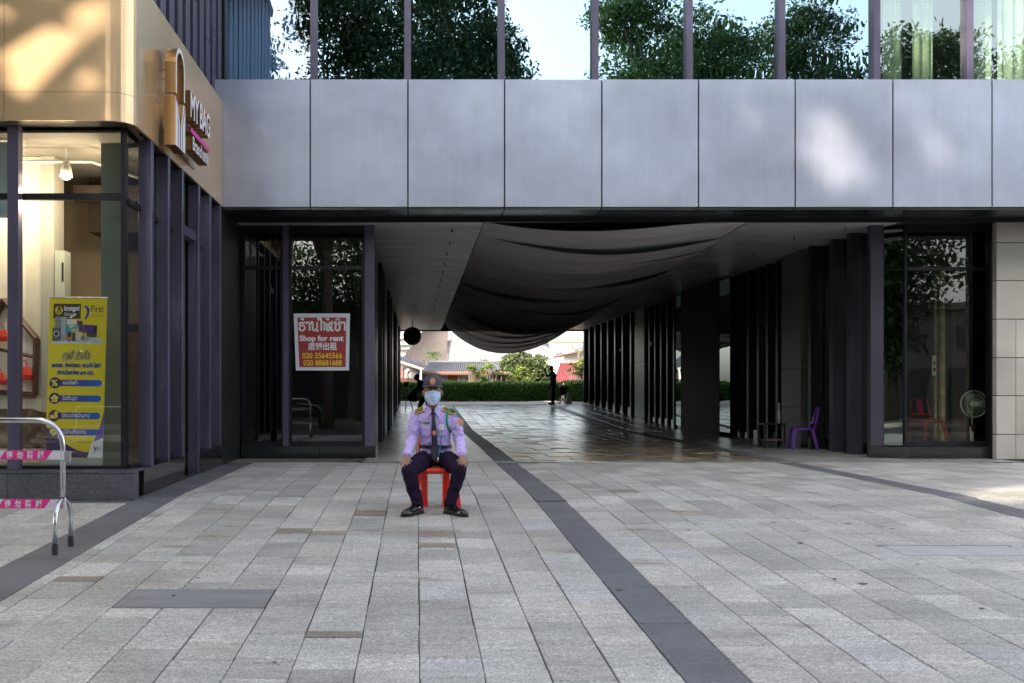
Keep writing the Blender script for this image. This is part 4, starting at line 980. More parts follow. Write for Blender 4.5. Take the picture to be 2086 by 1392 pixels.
for zt, lab, x_end in ((.648, 'upper pink and white warning tape tied to the barrier post', xb-.01), (.265, 'lower pink and white warning tape tied to the barrier post', xb+.03)):
    TP = thing('warning_tape', lab, 'tape', (xb-.5, yb_-.03, zt), 'warning tapes on the barrier')
    yt = yb_-.03
    h_ = .036
    m = MB(); n = 20
    def tz(x): return zt - .006*math.sin((x+4.7)*3)
    for side in (0,):
        vv = []; 
        for k in range(n+1):
            x = -4.7 + (x_end+4.7)*k/n; vv += [(x, yt, tz(x)-h_), (x, yt, tz(x)+h_)]
        m.add(vv, [(2*k, 2*k+2, 2*k+3, 2*k+1) for k in range(n)])
    part('strip', m, whc, TP)
    part('strip_wrap', MB().tube([(xb,yb_,zt-.036),(xb,yb_,zt+.036)], .0235, 14, cap=False), whc, TP)
    x = x_end - .10
    seg = 0
    xr = xb - .07 if zt > .5 else xb - .085
    while xr > -4.6:
        a, b = xr-.42, xr
        part('pink_patch', MB().add([(a-.0,yt-.001,tz(a)-h_),(b-.05,yt-.001,tz(b)-h_),(b,yt-.001,tz(b)+h_),(a+.05,yt-.001,tz(a)+h_)],[(0,1,2,3)]), pinkc, TP)
        for q, ch in enumerate('请勿跨越'):
            part('character', text_mb(ch, .062, lambda u, v: (a+.055+q*.082+u, yt-.002, tz(a)-.024+v), .002, .05), whc, TP)
        for q, ch in enumerate('禁止通行'):
            xx_ = a-.36+q*.085
            if xx_ > -4.7: part('character', text_mb(ch, .055, lambda u, v: (xx_+u, yt-.002, tz(xx_)-.021+v), .0008, .042), pinkc, TP)
        xr -= .80
part('character', text_mb('禁', .06, lambda u, v: (xb-.035+u, yb_-.033, .240+v), .002, .05), pinkc, bpy.data.objects['warning_tape.001'])

# ============================================================ PLASTIC CHAIRS
def plastic_chair(name, label, m, group=None, back=True, rear=None):
    """monobloc chair, front towards -y, seat at .43 m, built at the origin"""
    t = thing(name, label, 'chair', (0,0,0), group)
    s = MB(); n = 28
    def ring(rx, ry, z, cy=0, p=3.2):
        o = []
        for k in range(n):
            a = 2*PI*k/n; c, s_ = math.cos(a), math.sin(a)
            o.append((rx*math.copysign(abs(c)**(2/p), c), cy+ry*math.copysign(abs(s_)**(2/p), s_), z))
        return o
    s.loft([ring(.20,.19,.37),ring(.215,.205,.375),ring(.215,.205,.415),ring(.205,.195,.43),ring(.17,.16,.421),ring(.02,.02,.418)], cap=True)
    part('seat', s, m, t, smooth=True)
    for sx in (-1, 1):
        for sy in (-1, 1):
            rr_ = []
            for z, k in ((.40,0),(.2,.5),(0,1)):
                cx_, cy_ = sx*(.17+.055*k), sy*(.155+.06*k + (.03*k if sy > 0 else 0)); w_ = .034-.012*k
                if rear and sy > 0: cx_, cy_, w_ = sx*(rear-.01*k), .10+.02*k, .036-.005*k
                rr_.append([(cx_-w_,cy_-w_,z),(cx_+w_,cy_-w_,z),(cx_+w_,cy_+w_,z),(cx_-w_,cy_+w_,z)])
            part('leg', MB().loft(rr_), m, t, bevel=.006)
    if back:
        bk = MB()
        def bp(u, v):            # u -1..1 across, v 0..1 up
            return (u*(.165 if rear else .19)*(1-.10*v), .19+.10*v - .03*(1-u*u), .40+.40*v)
        fr = [(-1,0),(-1,.35),(-1,.7),(-.93,.9),(-.7,1),(0,1.02),(.7,1),(.93,.9),(1,.7),(1,.35),(1,0)]
        bk.tube([bp(*q) for q in fr], [(.012,.024)]*11, 8)
        part('back_frame', bk, m, t, smooth=True)
        for u0, u1 in ((-.30,.30),):
            p = []
            for y_ in (0, .014):
                p.append([Vector(bp(u0,.30))+Vector((0,y_,0)), Vector(bp(u1,.30))+Vector((0,y_,0)), Vector(bp(u1,.98))+Vector((0,y_,0)), Vector(bp(u0,.98))+Vector((0,y_,0))])
            part('back_slat', MB().loft(p), m, t)
        part('back_rail', MB().tube([bp(-1,.30),bp(-.5,.28),bp(0,.27),bp(.5,.28),bp(1,.30)], (.012,.022), 8), m, t, smooth=True)
    return t
redp = mat('red_plastic', (.75,.03,.015), .32, noise=((3,3,3), .08, 3))
purp = mat('purple_plastic', (.11,.025,.30), .35, noise=((3,3,3), .08, 3))
ch = plastic_chair('plastic_chair', 'purple plastic chair standing alone by the passage wall', purp)
ch.location = (7.50, 19.4, 0); ch.rotation_euler = (0,0,R(-98)); ch.scale = (1,1,1)
ch = plastic_chair('plastic_chair', 'dark red plastic chair inside the corner shop window', mat('dark_red_plastic', (.33,.02,.015), .35))
ch.location = (9.12, 17.75, .2); ch.rotation_euler = (0,0,R(8))
GX, GY = .19, 10.0
ch = plastic_chair('plastic_chair', 'bright red plastic chair under the seated guard', redp, rear=.115)
ch.location = (GX, GY+.03, gz(9.95)); ch.rotation_euler = (R(-1.2),0,R(2)); ch.scale = (1.0,1,.97)
# small dark table by the purple chair
T_ = thing('side_table', 'small dark low table left of the purple chair', 'table', (7.1, 19.9, 0))
part('tabletop', MB().box(6.88,7.3,19.7,20.1,.46,.49), K['frame'], T_)
for x_, y_ in ((6.9,19.72),(7.28,19.72),(6.9,20.08),(7.28,20.08)): part('leg', MB().box(x_-.015,x_+.015,y_-.015,y_+.015,0,.46), K['frame'], T_)
part('lower_shelf', MB().box(6.9,7.28,19.72,20.08,.15,.17), mat('crate_tan', (.22,.18,.10), .6), T_)
bt = thing('bottle', 'pale slim bottle standing on the low dark table', 'bottle', (7.22,19.85,.491))
part('body', MB().tube([(7.22,19.85,.491),(7.22,19.85,.7),(7.22,19.85,.78),(7.22,19.85,.86)], [.03,.03,.014,.014], 10), mat('bottle_clear', (.5,.52,.5), .2), bt, smooth=True)
part('cap', MB().tube([(7.22,19.85,.861),(7.22,19.85,.89)], .016, 8), K['white'], bt)
# standing fan
FN = thing('standing_fan', 'white standing fan behind the corner shop glass', 'fan', (9.97-.34, 17.6, .2))
fx, fy, fz = 9.83, 17.55, .91
fw = mat('fan_plastic', (.72,.72,.70), .35)
part('base', MB().tube([(fx+.02,fy+.12,.2),(fx+.02,fy+.12,.225),(fx+.02,fy+.12,.235)], [.16,.15,.03], 20), fw, FN, smooth=False)
part('pole', MB().tube([(fx+.02,fy+.12,.23),(fx+.02,fy+.12,.5)], .035, 10).tube([(fx+.02,fy+.12,.5),(fx+.02,fy+.1,fz)], .018, 8), fw, FN, smooth=True)
part('control_panel', MB().box(fx-.01,fx+.05,fy+.07,fy+.09,.42,.56), mat('dark_key', (.1,.02,.02), .4), FN)
part('motor', MB().ell((fx,fy+.06,fz), .06,.09,.06), fw, FN, smooth=True)
part('hub', MB().tube([(fx,fy-.06,fz),(fx,fy-.03,fz)], .045, 14), fw, FN)
for k in range(3):
    a0 = 2*PI*k/3; vv = []
    for j, (r, w1) in enumerate(((.04,.25),(.12,.5),(.19,.42),(.21,.2))):
        vv += [(fx+r*math.cos(a0-w1), fy-.015, fz+r*math.sin(a0-w1)), (fx+r*math.cos(a0+w1), fy+.01, fz+r*math.sin(a0+w1))]
    part('blade', MB().add(vv, [(0,2,3,1),(2,4,5,3),(4,6,7,5)]), mat('blade_clear', (.25,.28,.27), .3), FN)
cg = MB()
for r, y_ in ((.235,0),(.235,.02),(.16,-.045),(.08,-.058)):
    cg.tube([(fx+r*math.cos(2*PI*k/32), fy+y_, fz+r*math.sin(2*PI*k/32)) for k in range(33)], .0028 if r < .23 else .006, 5)
for k in range(28):
    a = 2*PI*k/28; cg.tube([(fx+r*math.cos(a), fy+y_, fz+r*math.sin(a)) for r, y_ in ((.04,-.06),(.16,-.045),(.225,-.01),(.236,0))], .0016, 4)
part('cage', cg, fw, FN, kind='stuff')
# metal armchair placed behind the dark window to stand in for a reflection
AC = thing('reflected_armchair', 'steel tube armchair with woven seat put behind the dark window below the poster in place of a reflection', 'chair', (-1.95, 17.7, .2))
ax, ay = -1.98, 17.65
for dy in (0, .5):
    part('side_frame', MB().tube([(ax-.3,ay+dy,.2),(ax-.3,ay+dy,.86),(ax-.2,ay+dy,.92),(ax+.2,ay+dy,.88),(ax+.29,ay+dy,.80),(ax+.33,ay+dy,.22)], .016, 8), K['chrome'], AC, smooth=True)
wv = mat('woven_strap', (.30,.28,.27), .6)
for k in range(7):
    x = ax-.27+k*.075
    part('seat_strap', MB().box(x, x+.06, ay, ay+.5, .56-.012*k+.04, .57-.012*k+.04), wv, AC)
for k in range(5):
    part('back_strap', MB().box(ax-.33, ax-.32, ay, ay+.5, .65+k*.07, .70+k*.07), wv, AC)
# hanging black ball
BL = thing('hanging_ball', 'large black ball hanging from the passage ceiling', 'ball', (-.18, 40, 3.28))
part('ball', MB().ell((-.18,40,3.30), .37,.37,.37, 28, 18), K['black'], BL, smooth=True)
part('rod', MB().tube([(-.18,40,3.6),(-.18,40,3.97)], .02, 6), K['black'], BL)

# ============================================================ CLOTH CANOPY
CN = thing('cloth_canopy', 'dark grey cloth sheets sagging below the passage ceiling opening', 'cloth canopy', (3.5, 28, 3.9))
cl = bpy.data.materials.new('canopy_cloth'); cl.use_nodes = True; n_ = cl.node_tree; pb = n_.nodes['Principled BSDF']
pb.inputs['Base Color'].default_value = (.46,.44,.45,1); pb.inputs['Roughness'].default_value = .8; pb.inputs['Sheen Weight'].default_value = .2
tr_ = n_.nodes.new('ShaderNodeBsdfTransparent'); mx_ = n_.nodes.new('ShaderNodeMixShader'); mx_.inputs[0].default_value = .03
tx_ = n_.nodes.new('ShaderNodeTexNoise'); tx_.inputs['Scale'].default_value = 1; tx_.inputs['Detail'].default_value = 3; mp_ = n_.nodes.new('ShaderNodeMapping'); mp_.inputs['Scale'].default_value = (.8, 5, 2); gg_ = n_.nodes.new('ShaderNodeNewGeometry'); n_.links.new(gg_.outputs['Position'], mp_.inputs[0]); n_.links.new(mp_.outputs[0], tx_.inputs['Vector']); bb_ = n_.nodes.new('ShaderNodeBump'); bb_.inputs['Distance'].default_value = .05; bb_.inputs['Strength'].default_value = .6; n_.links.new(tx_.outputs[0], bb_.inputs['Height']); n_.links.new(bb_.outputs[0], pb.inputs['Normal'])
n_.links.new(pb.outputs[0], mx_.inputs[1]); n_.links.new(tr_.outputs[0], mx_.inputs[2]); n_.links.new(mx_.outputs[0], n_.nodes['Material Output'].inputs[0])
def Sag(y): return .12 + .96*max(0, (y-16.4)/24.6)**1.15
def XRt(y): return 5.5 + 1.25*((y-16.4)/24.6)
for si, (ya, ye_, drop, xr_add, xl_add) in enumerate(((16.3,20.2,.0,0,0),(19.4,24.4,.03,.1,0),(23.2,29.4,.06,.1,.05),(28.4,35.2,.08,0,.0),(32.4,41.2,.10,-.1,0),(18.2,20.3,.07,.05,0),(25.6,27.6,.12,.1,0))):
    nu, nv = 54, 60; vv = []; ff = []; rs = random.Random(si+3)
    ph = [rs.uniform(0, 6.28) for _ in range(6)]; am_ = [rs.uniform(.5, 1) for _ in range(6)]
    for j in range(nv+1):
        v = j/nv
        for i in range(nu+1):
            u = i/nu; sh = math.sin(PI*u**.86)**.85
            y = ya + (ye_-ya)*v
            # the front and back hems run slantwise, the cloth is gathered at its fixings
            y += (.5*math.sin(ph[0]+u*2.1) )*sh + (.9*(u-.5))*(1 if si % 2 else -1)*.6
            xl_, xr_ = 1.13 + xl_add, XRt(y) + xr_add
            sk = u**(.85+.1*math.sin(ph[1]))
            x = xl_ + (xr_-xl_)*sk
            L_ = (ye_-ya)
            fold = (.075*am_[0]*math.sin(v*L_*2.6+ph[2]+1.2*u) + .055*am_[1]*math.sin(v*L_*5.3+ph[3]-2*u) + .03*am_[2]*math.sin(v*L_*10.5+ph[4]+4*u)) * (.25+sh)
            fold += .03*math.sin(u*5+ph[5]+v*3)*sh
            hem = (.22*max(0, 1-v/.10) if si else .06*max(0, 1-v/.1)) * (-.5) * sh + .20*max(0, (v-.9)/.1)*(-1)*sh*(1 if si == 4 else -.3)
            z = ZC - .01 - (Sag(y)+drop)*sh + fold*.8 + hem
            y = max(y, 16.3)
            z = min(z, ZC+.06 if .03 < u < .97 else ZC-.005)
            vv.append((x, y, z))
    for j in range(nv):
        for i in range(nu):
            q = j*(nu+1)+i; ff.append((q,q+1,q+nu+2,q+nu+1))
    part('cloth_sheet', MB().add(vv, ff), cl, CN, smooth=True)
for k, (px0, px1, w_) in enumerate(((1128,1150,.0),(1100,1118,.05),(1165,1176,.0))):
    a = W(px0,655,41.0); b = W(px1,655,41.0)
    n0 = 8; vv = []
    for j in range(n0+1):
        t = j/n0
        vv += [(a.x+.05*t, 41.0+.1*math.sin(t*3), a.z-.05-t*(.62-.2*k)), (b.x-.10*t-.1*t*k, 41.05+.08*math.sin(t*4+1), b.z-.05-t*(.42-.1*k))]
    part('cloth_flap', MB().add(vv, [(2*j,2*j+1,2*j+3,2*j+2) for j in range(n0)]), cl, CN, smooth=True)
# ============================================================ THE GUARD
g0 = gz(9.6)
GD = thing('person', 'seated guard in lilac shirt, dark tie, cap and blue face mask with hands on knees', 'person', (GX, 9.9, g0))
skin = mat('skin', (.30,.155,.09), .5, noise=((12,12,12), .08, 3))
shirt_m = mat('lilac_cotton', (.50,.39,.76), .75, noise=[((3,3,3), .06, 3)], bump=((16,16,22), .55, .012), sheen=.2)
trouser_m = mat('dark_trousers', (.016,.009,.028), .9, spec=.15, noise=((5,5,5), .12, 3), bump=((14,14,9), .6, .012))
navy = mat('navy_cloth', (.022,.016,.036), .75, bump=((60,60,60), .3, .002))
hx, hy, hz = .158, 9.98, 1.13
TOR = [(.44,.19,10.08,.17,.13),(.52,.19,10.08,.162,.118),(.60,.19,10.06,.148,.108),(.68,.187,10.055,.152,.112),(.76,.182,10.05,.168,.118),(.84,.178,10.05,.182,.118),(.89,.176,10.055,.188,.108),(.925,.174,10.06,.170,.092),(.955,.17,10.06,.12,.075),(.985,.165,10.05,.070,.062),(1.0,.163,10.045,.060,.056)]
def ring_e(z, cx_, cy_, rx, ry, n=28, p=2.3):
    o = []
    for k in range(n):
        a = 2*PI*k/n; c, s_ = math.cos(a), math.sin(a)
        o.append((cx_+rx*math.copysign(abs(c)**(2/p), c), cy_+ry*math.copysign(abs(s_)**(2/p), s_), z))
    return o
def limb(mb_, pts, rs, n=14, e=1): 
    mb_.tube(pts, rs, n)
    mb_.ell(pts[0], *( [rs[0]*.98]*3 if not isinstance(rs[0], tuple) else [rs[0][0]]*3), 12, 8); mb_.ell(pts[-1], *([rs[-1]*.98]*3 if not isinstance(rs[-1], tuple) else [rs[-1][0]]*3), 12, 8)
ARM = {-1: [(-.012,10.06,.895), (-.035,10.0,.78), (-.052,9.98,.66), (-.075,9.84,.585), (-.098,9.72,.515)],
        1: [(.365,10.06,.895), (.400,10.0,.78), (.432,9.98,.655), (.436,9.84,.585), (.436,9.72,.52)]}
KN = {-1: (-.075, 9.63, .385), 1: (.417, 9.63, .385)}
AN = {-1: (.005, 9.67, .055), 1: (.325, 9.67, .055)}
HP = {-1: (.10, 10.06, .455), 1: (.28, 10.06, .455)}
# body: one continuous skin
b = MB()
b.loft([ring_e(z, a, c, rx*.76, ry*.74, 20) for z, a, c, rx, ry in TOR])
b.tube([(.163,10.045,.94),(.160,10.02,1.0),(.158,10.0,1.07)], [.058,.052,.055], 16)
b.ell((hx,hy+.012,hz+.035), .081,.094,.095, 22, 16)             # skull
b.ell((hx,hy-.015,hz-.045), .062,.075,.075, 20, 12)             # jaw
b.ell((hx,hy-.03,hz-.09), .035,.04,.03, 14, 8)                  # chin
b.tube([(hx,hy-.085,hz+.035),(hx,hy-.098,hz+.005),(hx,hy-.105,hz-.02)], [.010,.013,.018], 8)   # nose
b.ell((hx,hy-.075,hz+.055), .055,.02,.012, 14, 6)               # brow
for s_ in (-1, 1):
    b.ell((hx+s_*.092,hy+.012,hz), .013,.022,.034, 12, 8)       # ear
    b.ell((hx+s_*.045,hy-.038,hz-.005), .022,.022,.022, 10, 6)  # cheek
    A = ARM[s_]; limb(b, A, [.030,.032,.028,.024,.022], 12)
    b.tube([HP[s_], KN[s_]], [.055,.042], 12); b.ell(KN[s_], .042,.042,.042, 12, 8); b.tube([KN[s_], AN[s_]], [.040,.034], 12); b.ell(AN[s_], .034,.034,.034, 10, 6)
    # hand: palm back up, on the knee, fingers over its front
    w_ = Vector(A[-1]); inn = -s_       # thumb points inwards
    hxx = w_.x - s_*(-.012) * 1.0
    pc = Vector((hxx, 9.672, .487))
    b.tube([w_, (w_.x*.5+pc.x*.5, 9.705, .505), pc + Vector((0,.01,.002)), pc + Vector((0,-.025,-.004))], [(.022,.019),(.030,.018),(.040,.016),(.040,.014)], 14)
    for q, (off, ln) in enumerate(((.029,.92),(.010,1.05),(-.009,1.0),(-.027,.82))):
        k0 = pc + Vector((inn*off, -.026, -.004)); spread = inn*off*.45
        p1 = k0 + Vector((spread*.5, -.034*ln, -.012)); p2 = p1 + Vector((spread*.4, -.020*ln, -.026*ln)); p3 = p2 + Vector((spread*.2, -.004, -.026*ln))
        b.tube([pc + Vector((inn*off*.7, 0, 0)), k0, p1, p2, p3], [.010,.0105,.0095,.0088,.0072], 10); b.ell(k0, .0115,.0115,.0105, 8, 6); b.ell(p3, .0072,.0072,.0075, 8, 6)
    t0 = pc + Vector((inn*.030, .022, -.002)); t1 = t0 + Vector((inn*.022, -.022, -.010)); t2 = t1 + Vector((inn*.008, -.026, -.020))
    b.tube([pc + Vector((inn*.01,.02,0)), t0, t1, t2], [.014,.0135,.0115,.009], 10); b.ell(t2, .009,.009,.009, 8, 6)
me = fuse(b, .0052, 3, off=ORG[GD.name])
BODY = part('body', None, skin, GD, me=me)
# face details
eyew = mat('eye_white', (.6,.55,.5), .3); eyed = mat('eye_dark', (.01,.006,.004), .2)
for s_ in (-1, 1):
    ex, ey, ez = hx+s_*.031, hy-.079, hz+.040
    part('eye', MB().ell((ex,ey,ez), .0135,.008,.006, 12, 8), eyew, GD, smooth=True)
    part('iris', MB().ell((ex,ey-.0065,ez), .0058,.003,.0058, 10, 6), eyed, GD, smooth=True)
    part('eyebrow', MB().tube([(ex-s_*.018,ey-.012,ez+.014),(ex,ey-.014,ez+.019),(ex+s_*.02,ey-.004,ez+.013)], .0035, 6), eyed, GD)
    part('eyelid', MB().tube([(ex-.014,ey-.006,ez+.003),(ex,ey-.010,ez+.008),(ex+.014,ey-.005,ez+.003)], .0022, 6), skin, GD)
# hair
hair = mat('black_hair', (.01,.008,.008), .6)
m = MB(); rings = []
for z, k in ((1.10,.86),(1.14,.98),(1.18,1.03),(1.22,1.0)):
    rings.append([(hx+.083*k*math.cos(a), hy+.022+.092*k*math.sin(a), z) for a in [R(-18)+R(216)*i/18 for i in range(19)]])
    
vv = [p for r in rings for p in r]; m.add(vv, [(j*19+i, j*19+i+1, (j+1)*19+i+1, (j+1)*19+i) for j in range(3) for i in range(18)])
part('hair', m, hair, GD, smooth=True)
# face mask with pleats
m = MB(); nu, nv = 24, 14; vv = []; ff = []
for j in range(nv+1):
    v = j/nv; z = hz+.018 - .138*v
    wdt = .081*(1 - .10*v - .42*v**5)
    for i in range(nu+1):
        u = -1 + 2*i/nu
        nose = .020*math.exp(-(u*3.2)**2)*math.exp(-((v-.22)*3)**2)
        dep = .114 - .082*abs(u)**2.6 + nose - .012*v + .014*math.sin(PI*v) - .03*max(0, v-.85)
        pleat = .0035*math.sin(v*PI*7)*(1-abs(u)**3)
        vv.append((hx+u*wdt, hy-dep-pleat, z - (.012*(abs(u)**2))*( -1 if v > .5 else 1)*.8 + .012*math.exp(-(u*3)**2)*(1 if v < .1 else 0)))
for j in range(nv):
    for i in range(nu): q = j*(nu+1)+i; ff.append((q, q+nu+1, q+nu+2, q+1))
part('face_mask', MB().add(vv, ff), mat('mask_blue', (.50,.63,.88), .7, bump=((40,40,120), .3, .003)), GD, smooth=True)
part('mask_edge', MB().tube([(hx+u*.081, hy-(.114-.082*abs(u)**2.6+.020*math.exp(-(u*3.2)**2)*.6)-.001, hz+.019-.009*u*u+.012*math.exp(-(u*3)**2)) for u in [i/8-1 for i in range(17)]], .0022, 5), K['white'], GD)
for s_ in (-1,1):
    for dz in (.012, -.085):
        part('ear_loop', MB().tube([(hx+s_*.070,hy-.020,hz+dz),(hx+s_*.083,hy,hz+dz*.6+.005),(hx+s_*.088,hy+.015,hz+.0+dz*.2)], .0016, 5), K['white'], GD)
# cap
cm_ = mat('cap_cloth', (.055,.048,.075), .75, bump=((80,80,80), .3, .002))
m = MB(); rr_ = []
for z, rx, ry, fy in ((1.196,.095,.112,0),(1.212,.097,.114,-.004),(1.24,.094,.110,-.006),(1.275,.086,.098,-.004),(1.297,.068,.078,0),(1.308,.040,.048,0),(1.312,.012,.014,0)):
    rr_.append([(hx+rx*math.cos(2*PI*k/30), hy+.008+fy+ry*math.sin(2*PI*k/30), z+(.012 if 15 < k < 30 and z > 1.2 and z < 1.30 else 0)*math.sin(PI*(k-15)/15) - .012*(0 if 15<=k<=30 else math.sin(PI*k/15))*(z<1.2)) for k in range(30)])
m.loft(rr_)
part('cap_crown', m, cm_, GD, smooth=True)
m = MB(); n = 20; top = []; 
for j, (r_, dz) in enumerate(((.0,0),(.035,-.004),(.068,-.013),(.078,-.018))):
    for i in range(n+1):
        a = R(-160)+R(140)*i/n; cxx = math.cos(a); sn = math.sin(a)
        top.append((hx+(.093+r_*.25)*cxx, hy+.008+.108*sn - r_*(-sn)**.8, 1.219+dz - .016*cxx*cxx))
fs = [(j*(n+1)+i, j*(n+1)+i+1, (j+1)*(n+1)+i+1, (j+1)*(n+1)+i) for j in range(3) for i in range(n)]
nb = len(top); low = [(x,y,z-.005) for x,y,z in top]
fs2 = [(f[3]+nb, f[2]+nb, f[1]+nb, f[0]+nb) for f in fs] + [(3*(n+1)+i, 3*(n+1)+i+1, 3*(n+1)+i+1+nb, 3*(n+1)+i+nb) for i in range(n)]
part('cap_brim', MB().add(top+low, fs+fs2), cm_, GD, smooth=True)
part('cap_button', MB().ell((hx,hy+.008,1.314), .007,.007,.004, 8, 5), cm_, GD)
gold = ink((.62,.42,.12)); pinkb = ink((.70,.04,.22)); redb = ink((.45,.03,.03)); whb = ink((.8,.8,.8))
def badge(nm, c, rx, rz, nrm=(0,-1,0), parent=None):
    c = Vector(c); nn = Vector(nrm).normalized(); u = Vector((0,0,1)).cross(nn).normalized()*1.0; v = nn.cross(u)
    t_ = part(nm, MB().tube([c, c+nn*.003], [(rx, rz)]*2, 20) if False else MB().disc(c+nn*.0015, rx, rz, -u, v, 22), gold, GD)
    part('rim', MB().disc(c+nn*.0022, rx*.80, rz*.84, -u, v, 20), redb, t_)
    part('field', MB().disc(c+nn*.0029, rx*.66, rz*.70, -u, v, 20), gold, t_)
    part('emblem', MB().disc(c+nn*.0036+v*rz*.12, rx*.40, rz*.34, -u, v, 16), pinkb, t_)
    part('emblem_tail', MB().add([c+nn*.0036-v*rz*.10-u*rx*.2, c+nn*.0036-v*rz*.5-u*rx*.28, c+nn*.0036-v*rz*.5+u*rx*.28, c+nn*.0036-v*rz*.10+u*rx*.2], [(0,1,2,3)]), pinkb, t_)
    part('highlight', MB().disc(c+nn*.0043+v*rz*.16, rx*.16, rz*.14, -u, v, 10), whb, t_)
badge('cap_badge', (hx,hy-.119,1.249), .029, .034, (0,-1,.12))
# shirt
b = MB(); b.loft([ring_e(*t_) for t_ in TOR[1:]])
for s_ in (-1, 1):
    A = ARM[s_]
    limb(b, [(.176+s_*.10,10.06,.91)] + A[:4] + [tuple(Vector(A[3]).lerp(Vector(A[4]), .82))], [.055,.062,.060,.054,.049,.040], 16)
me = fuse(b, .0065, 4, disp=.030, dscale=.045, off=ORG[GD.name])
SHIRT = part('shirt', None, shirt_m, GD, me=me)
for s_ in (-1, 1):
    A = ARM[s_]; c0 = Vector(A[3]).lerp(Vector(A[4]), .70); c1 = Vector(A[4])+Vector((0,.004,.002))
    part('cuff', MB().tube([c0, c0.lerp(c1,.1), c0.lerp(c1,.9), c1], [.041,.0435,.0425,.038], 20), shirt_m, GD, smooth=True)
def tf(x, z, off=.012):          # front of the shirt at (x, z)
    for i in range(len(TOR)-1):
        if TOR[i][0] <= z <= TOR[i+1][0]:
            t = (z-TOR[i][0])/(TOR[i+1][0]-TOR[i][0]); a = [p+(q-p)*t for p, q in zip(TOR[i], TOR[i+1])]
            q = max(0, 1-abs((x-a[1])/a[3])**2.3); return a[2]-a[4]*q**(1/2.3)-off
    return 9.93-off
def patch(x0, x1, z0, z1, off, mt_, nm, n=6, cut=0, th=.004):
    vv = []
    for j in range(n+1):
        for i in range(n+1):
            u = i/n; v = j/n; x = x0+(x1-x0)*u; z = z0+(z1-z0)*v - cut*(1-abs(2*u-1))*(1-v)
            vv.append((x, tf(x, max(.45,z), off), z))
    nn = len(vv); vb = [(x, y+th, z) for x, y, z in vv]
    ff = [(j*(n+1)+i, j*(n+1)+i+1, (j+1)*(n+1)+i+1, (j+1)*(n+1)+i) for j in range(n) for i in range(n)]
    rim = list(range(0, n+1)) + [n+(n+1)*j for j in range(1, n+1)] + [n*(n+1)+i for i in range(n-1,-1,-1)] + [(n+1)*j for j in range(n-1,0,-1)]
    ff += [(rim[(k+1)%len(rim)], rim[k], rim[k]+nn, rim[(k+1)%len(rim)]+nn) for k in range(len(rim))]
    return part(nm, MB().add(vv+vb, ff), mt_, GD, smooth=False)
# collar flaps
for s_ in (-1, 1):
    cx_ = .163
    p = [(cx_+s_*.004, tf(cx_,.925,.028), .958), (cx_+s_*.052, 10.0, 1.012), (cx_+s_*.078, 10.03, .985), (cx_+s_*.066, tf(cx_+s_*.066,.90,.026), .882)]
    p = [Vector(q) for q in p]; d = Vector((0,.006,-.003))
    part('collar', MB().hexa([p[0]+d,p[3]+d,p[2]+d,p[1]+d,p[0],p[3],p[2],p[1]] if s_ < 0 else [p[3]+d,p[0]+d,p[1]+d,p[2]+d,p[3],p[0],p[1],p[2]]), shirt_m, GD)
part('collar_band', MB().tube([(.163,10.035,.972),(.163,10.035,1.015)], [(.063,.060),(.060,.058)], 22, cap=False), shirt_m, GD, smooth=True)
# pockets and flaps
for x0_, x1_ in ((.052,.135), (.222,.305)):
    patch(x0_, x1_, .705, .80, .017, shirt_m, 'pocket')
    patch(x0_-.003, x1_+.003, .782, .815, .023, shirt_m, 'pocket_flap', cut=.012)
    part('button', MB().ell(((x0_+x1_)/2, tf((x0_+x1_)/2,.785,.028), .782), .005,.003,.005, 8, 5), K['white'], GD)
o = patch(.058, .132, .822, .842, .018, ink((.10,.32,.12)), 'name_tag')
part('name_print', MB().box(.066,.124, tf(.095,.832,.027), tf(.095,.832,.026), .829,.835), ink((.02,.08,.03)), GD)
o = patch(.222, .272, .765, .82, .031, ink((.74,.74,.78)), 'id_card')
for k in range(3): part('card_print', MB().box(.228,.262-.008*k, tf(.247,.8,.041), tf(.247,.8,.040), .803-.011*k,.806-.011*k), ink((.3,.3,.4)), GD)
# tie
m = MB(); vv = []
prof = [(.958,.016),(.930,.018),(.915,.013),(.88,.017),(.80,.022),(.70,.027),(.60,.031),(.52,.034),(.485,.036),(.445,.002)]
for z, w2 in prof:
    xx = .163 + (.958-z)*.045
    y = tf(xx, max(z,.60), .030) - (.0 if z > .6 else (.6-z)*.35)
    vv += [(xx-w2, y+.004, z), (xx, y-.004, z), (xx+w2, y+.004, z)]
ff = [(3*i+3, 3*i+4, 3*i+1, 3*i) for i in range(len(prof)-1)] + [(3*i+4, 3*i+5, 3*i+2, 3*i+1) for i in range(len(prof)-1)]
part('tie', MB().add(vv, ff), navy, GD)
part('tie_knot', MB().loft([[(.163-.020,tf(.163,.95,.026),.972),(.163+.020,tf(.163,.95,.026),.972),(.163+.016,tf(.163,.95,.048),.972),(.163-.016,tf(.163,.95,.048),.972)],[(.163-.010,tf(.163,.93,.026),.930),(.163+.012,tf(.163,.93,.026),.930),(.163+.010,tf(.163,.93,.040),.930),(.163-.008,tf(.163,.93,.040),.930)]]), navy, GD, bevel=.003)
badge('tie_badge', (.174, tf(.174,.745,.036), .735), .018, .026)
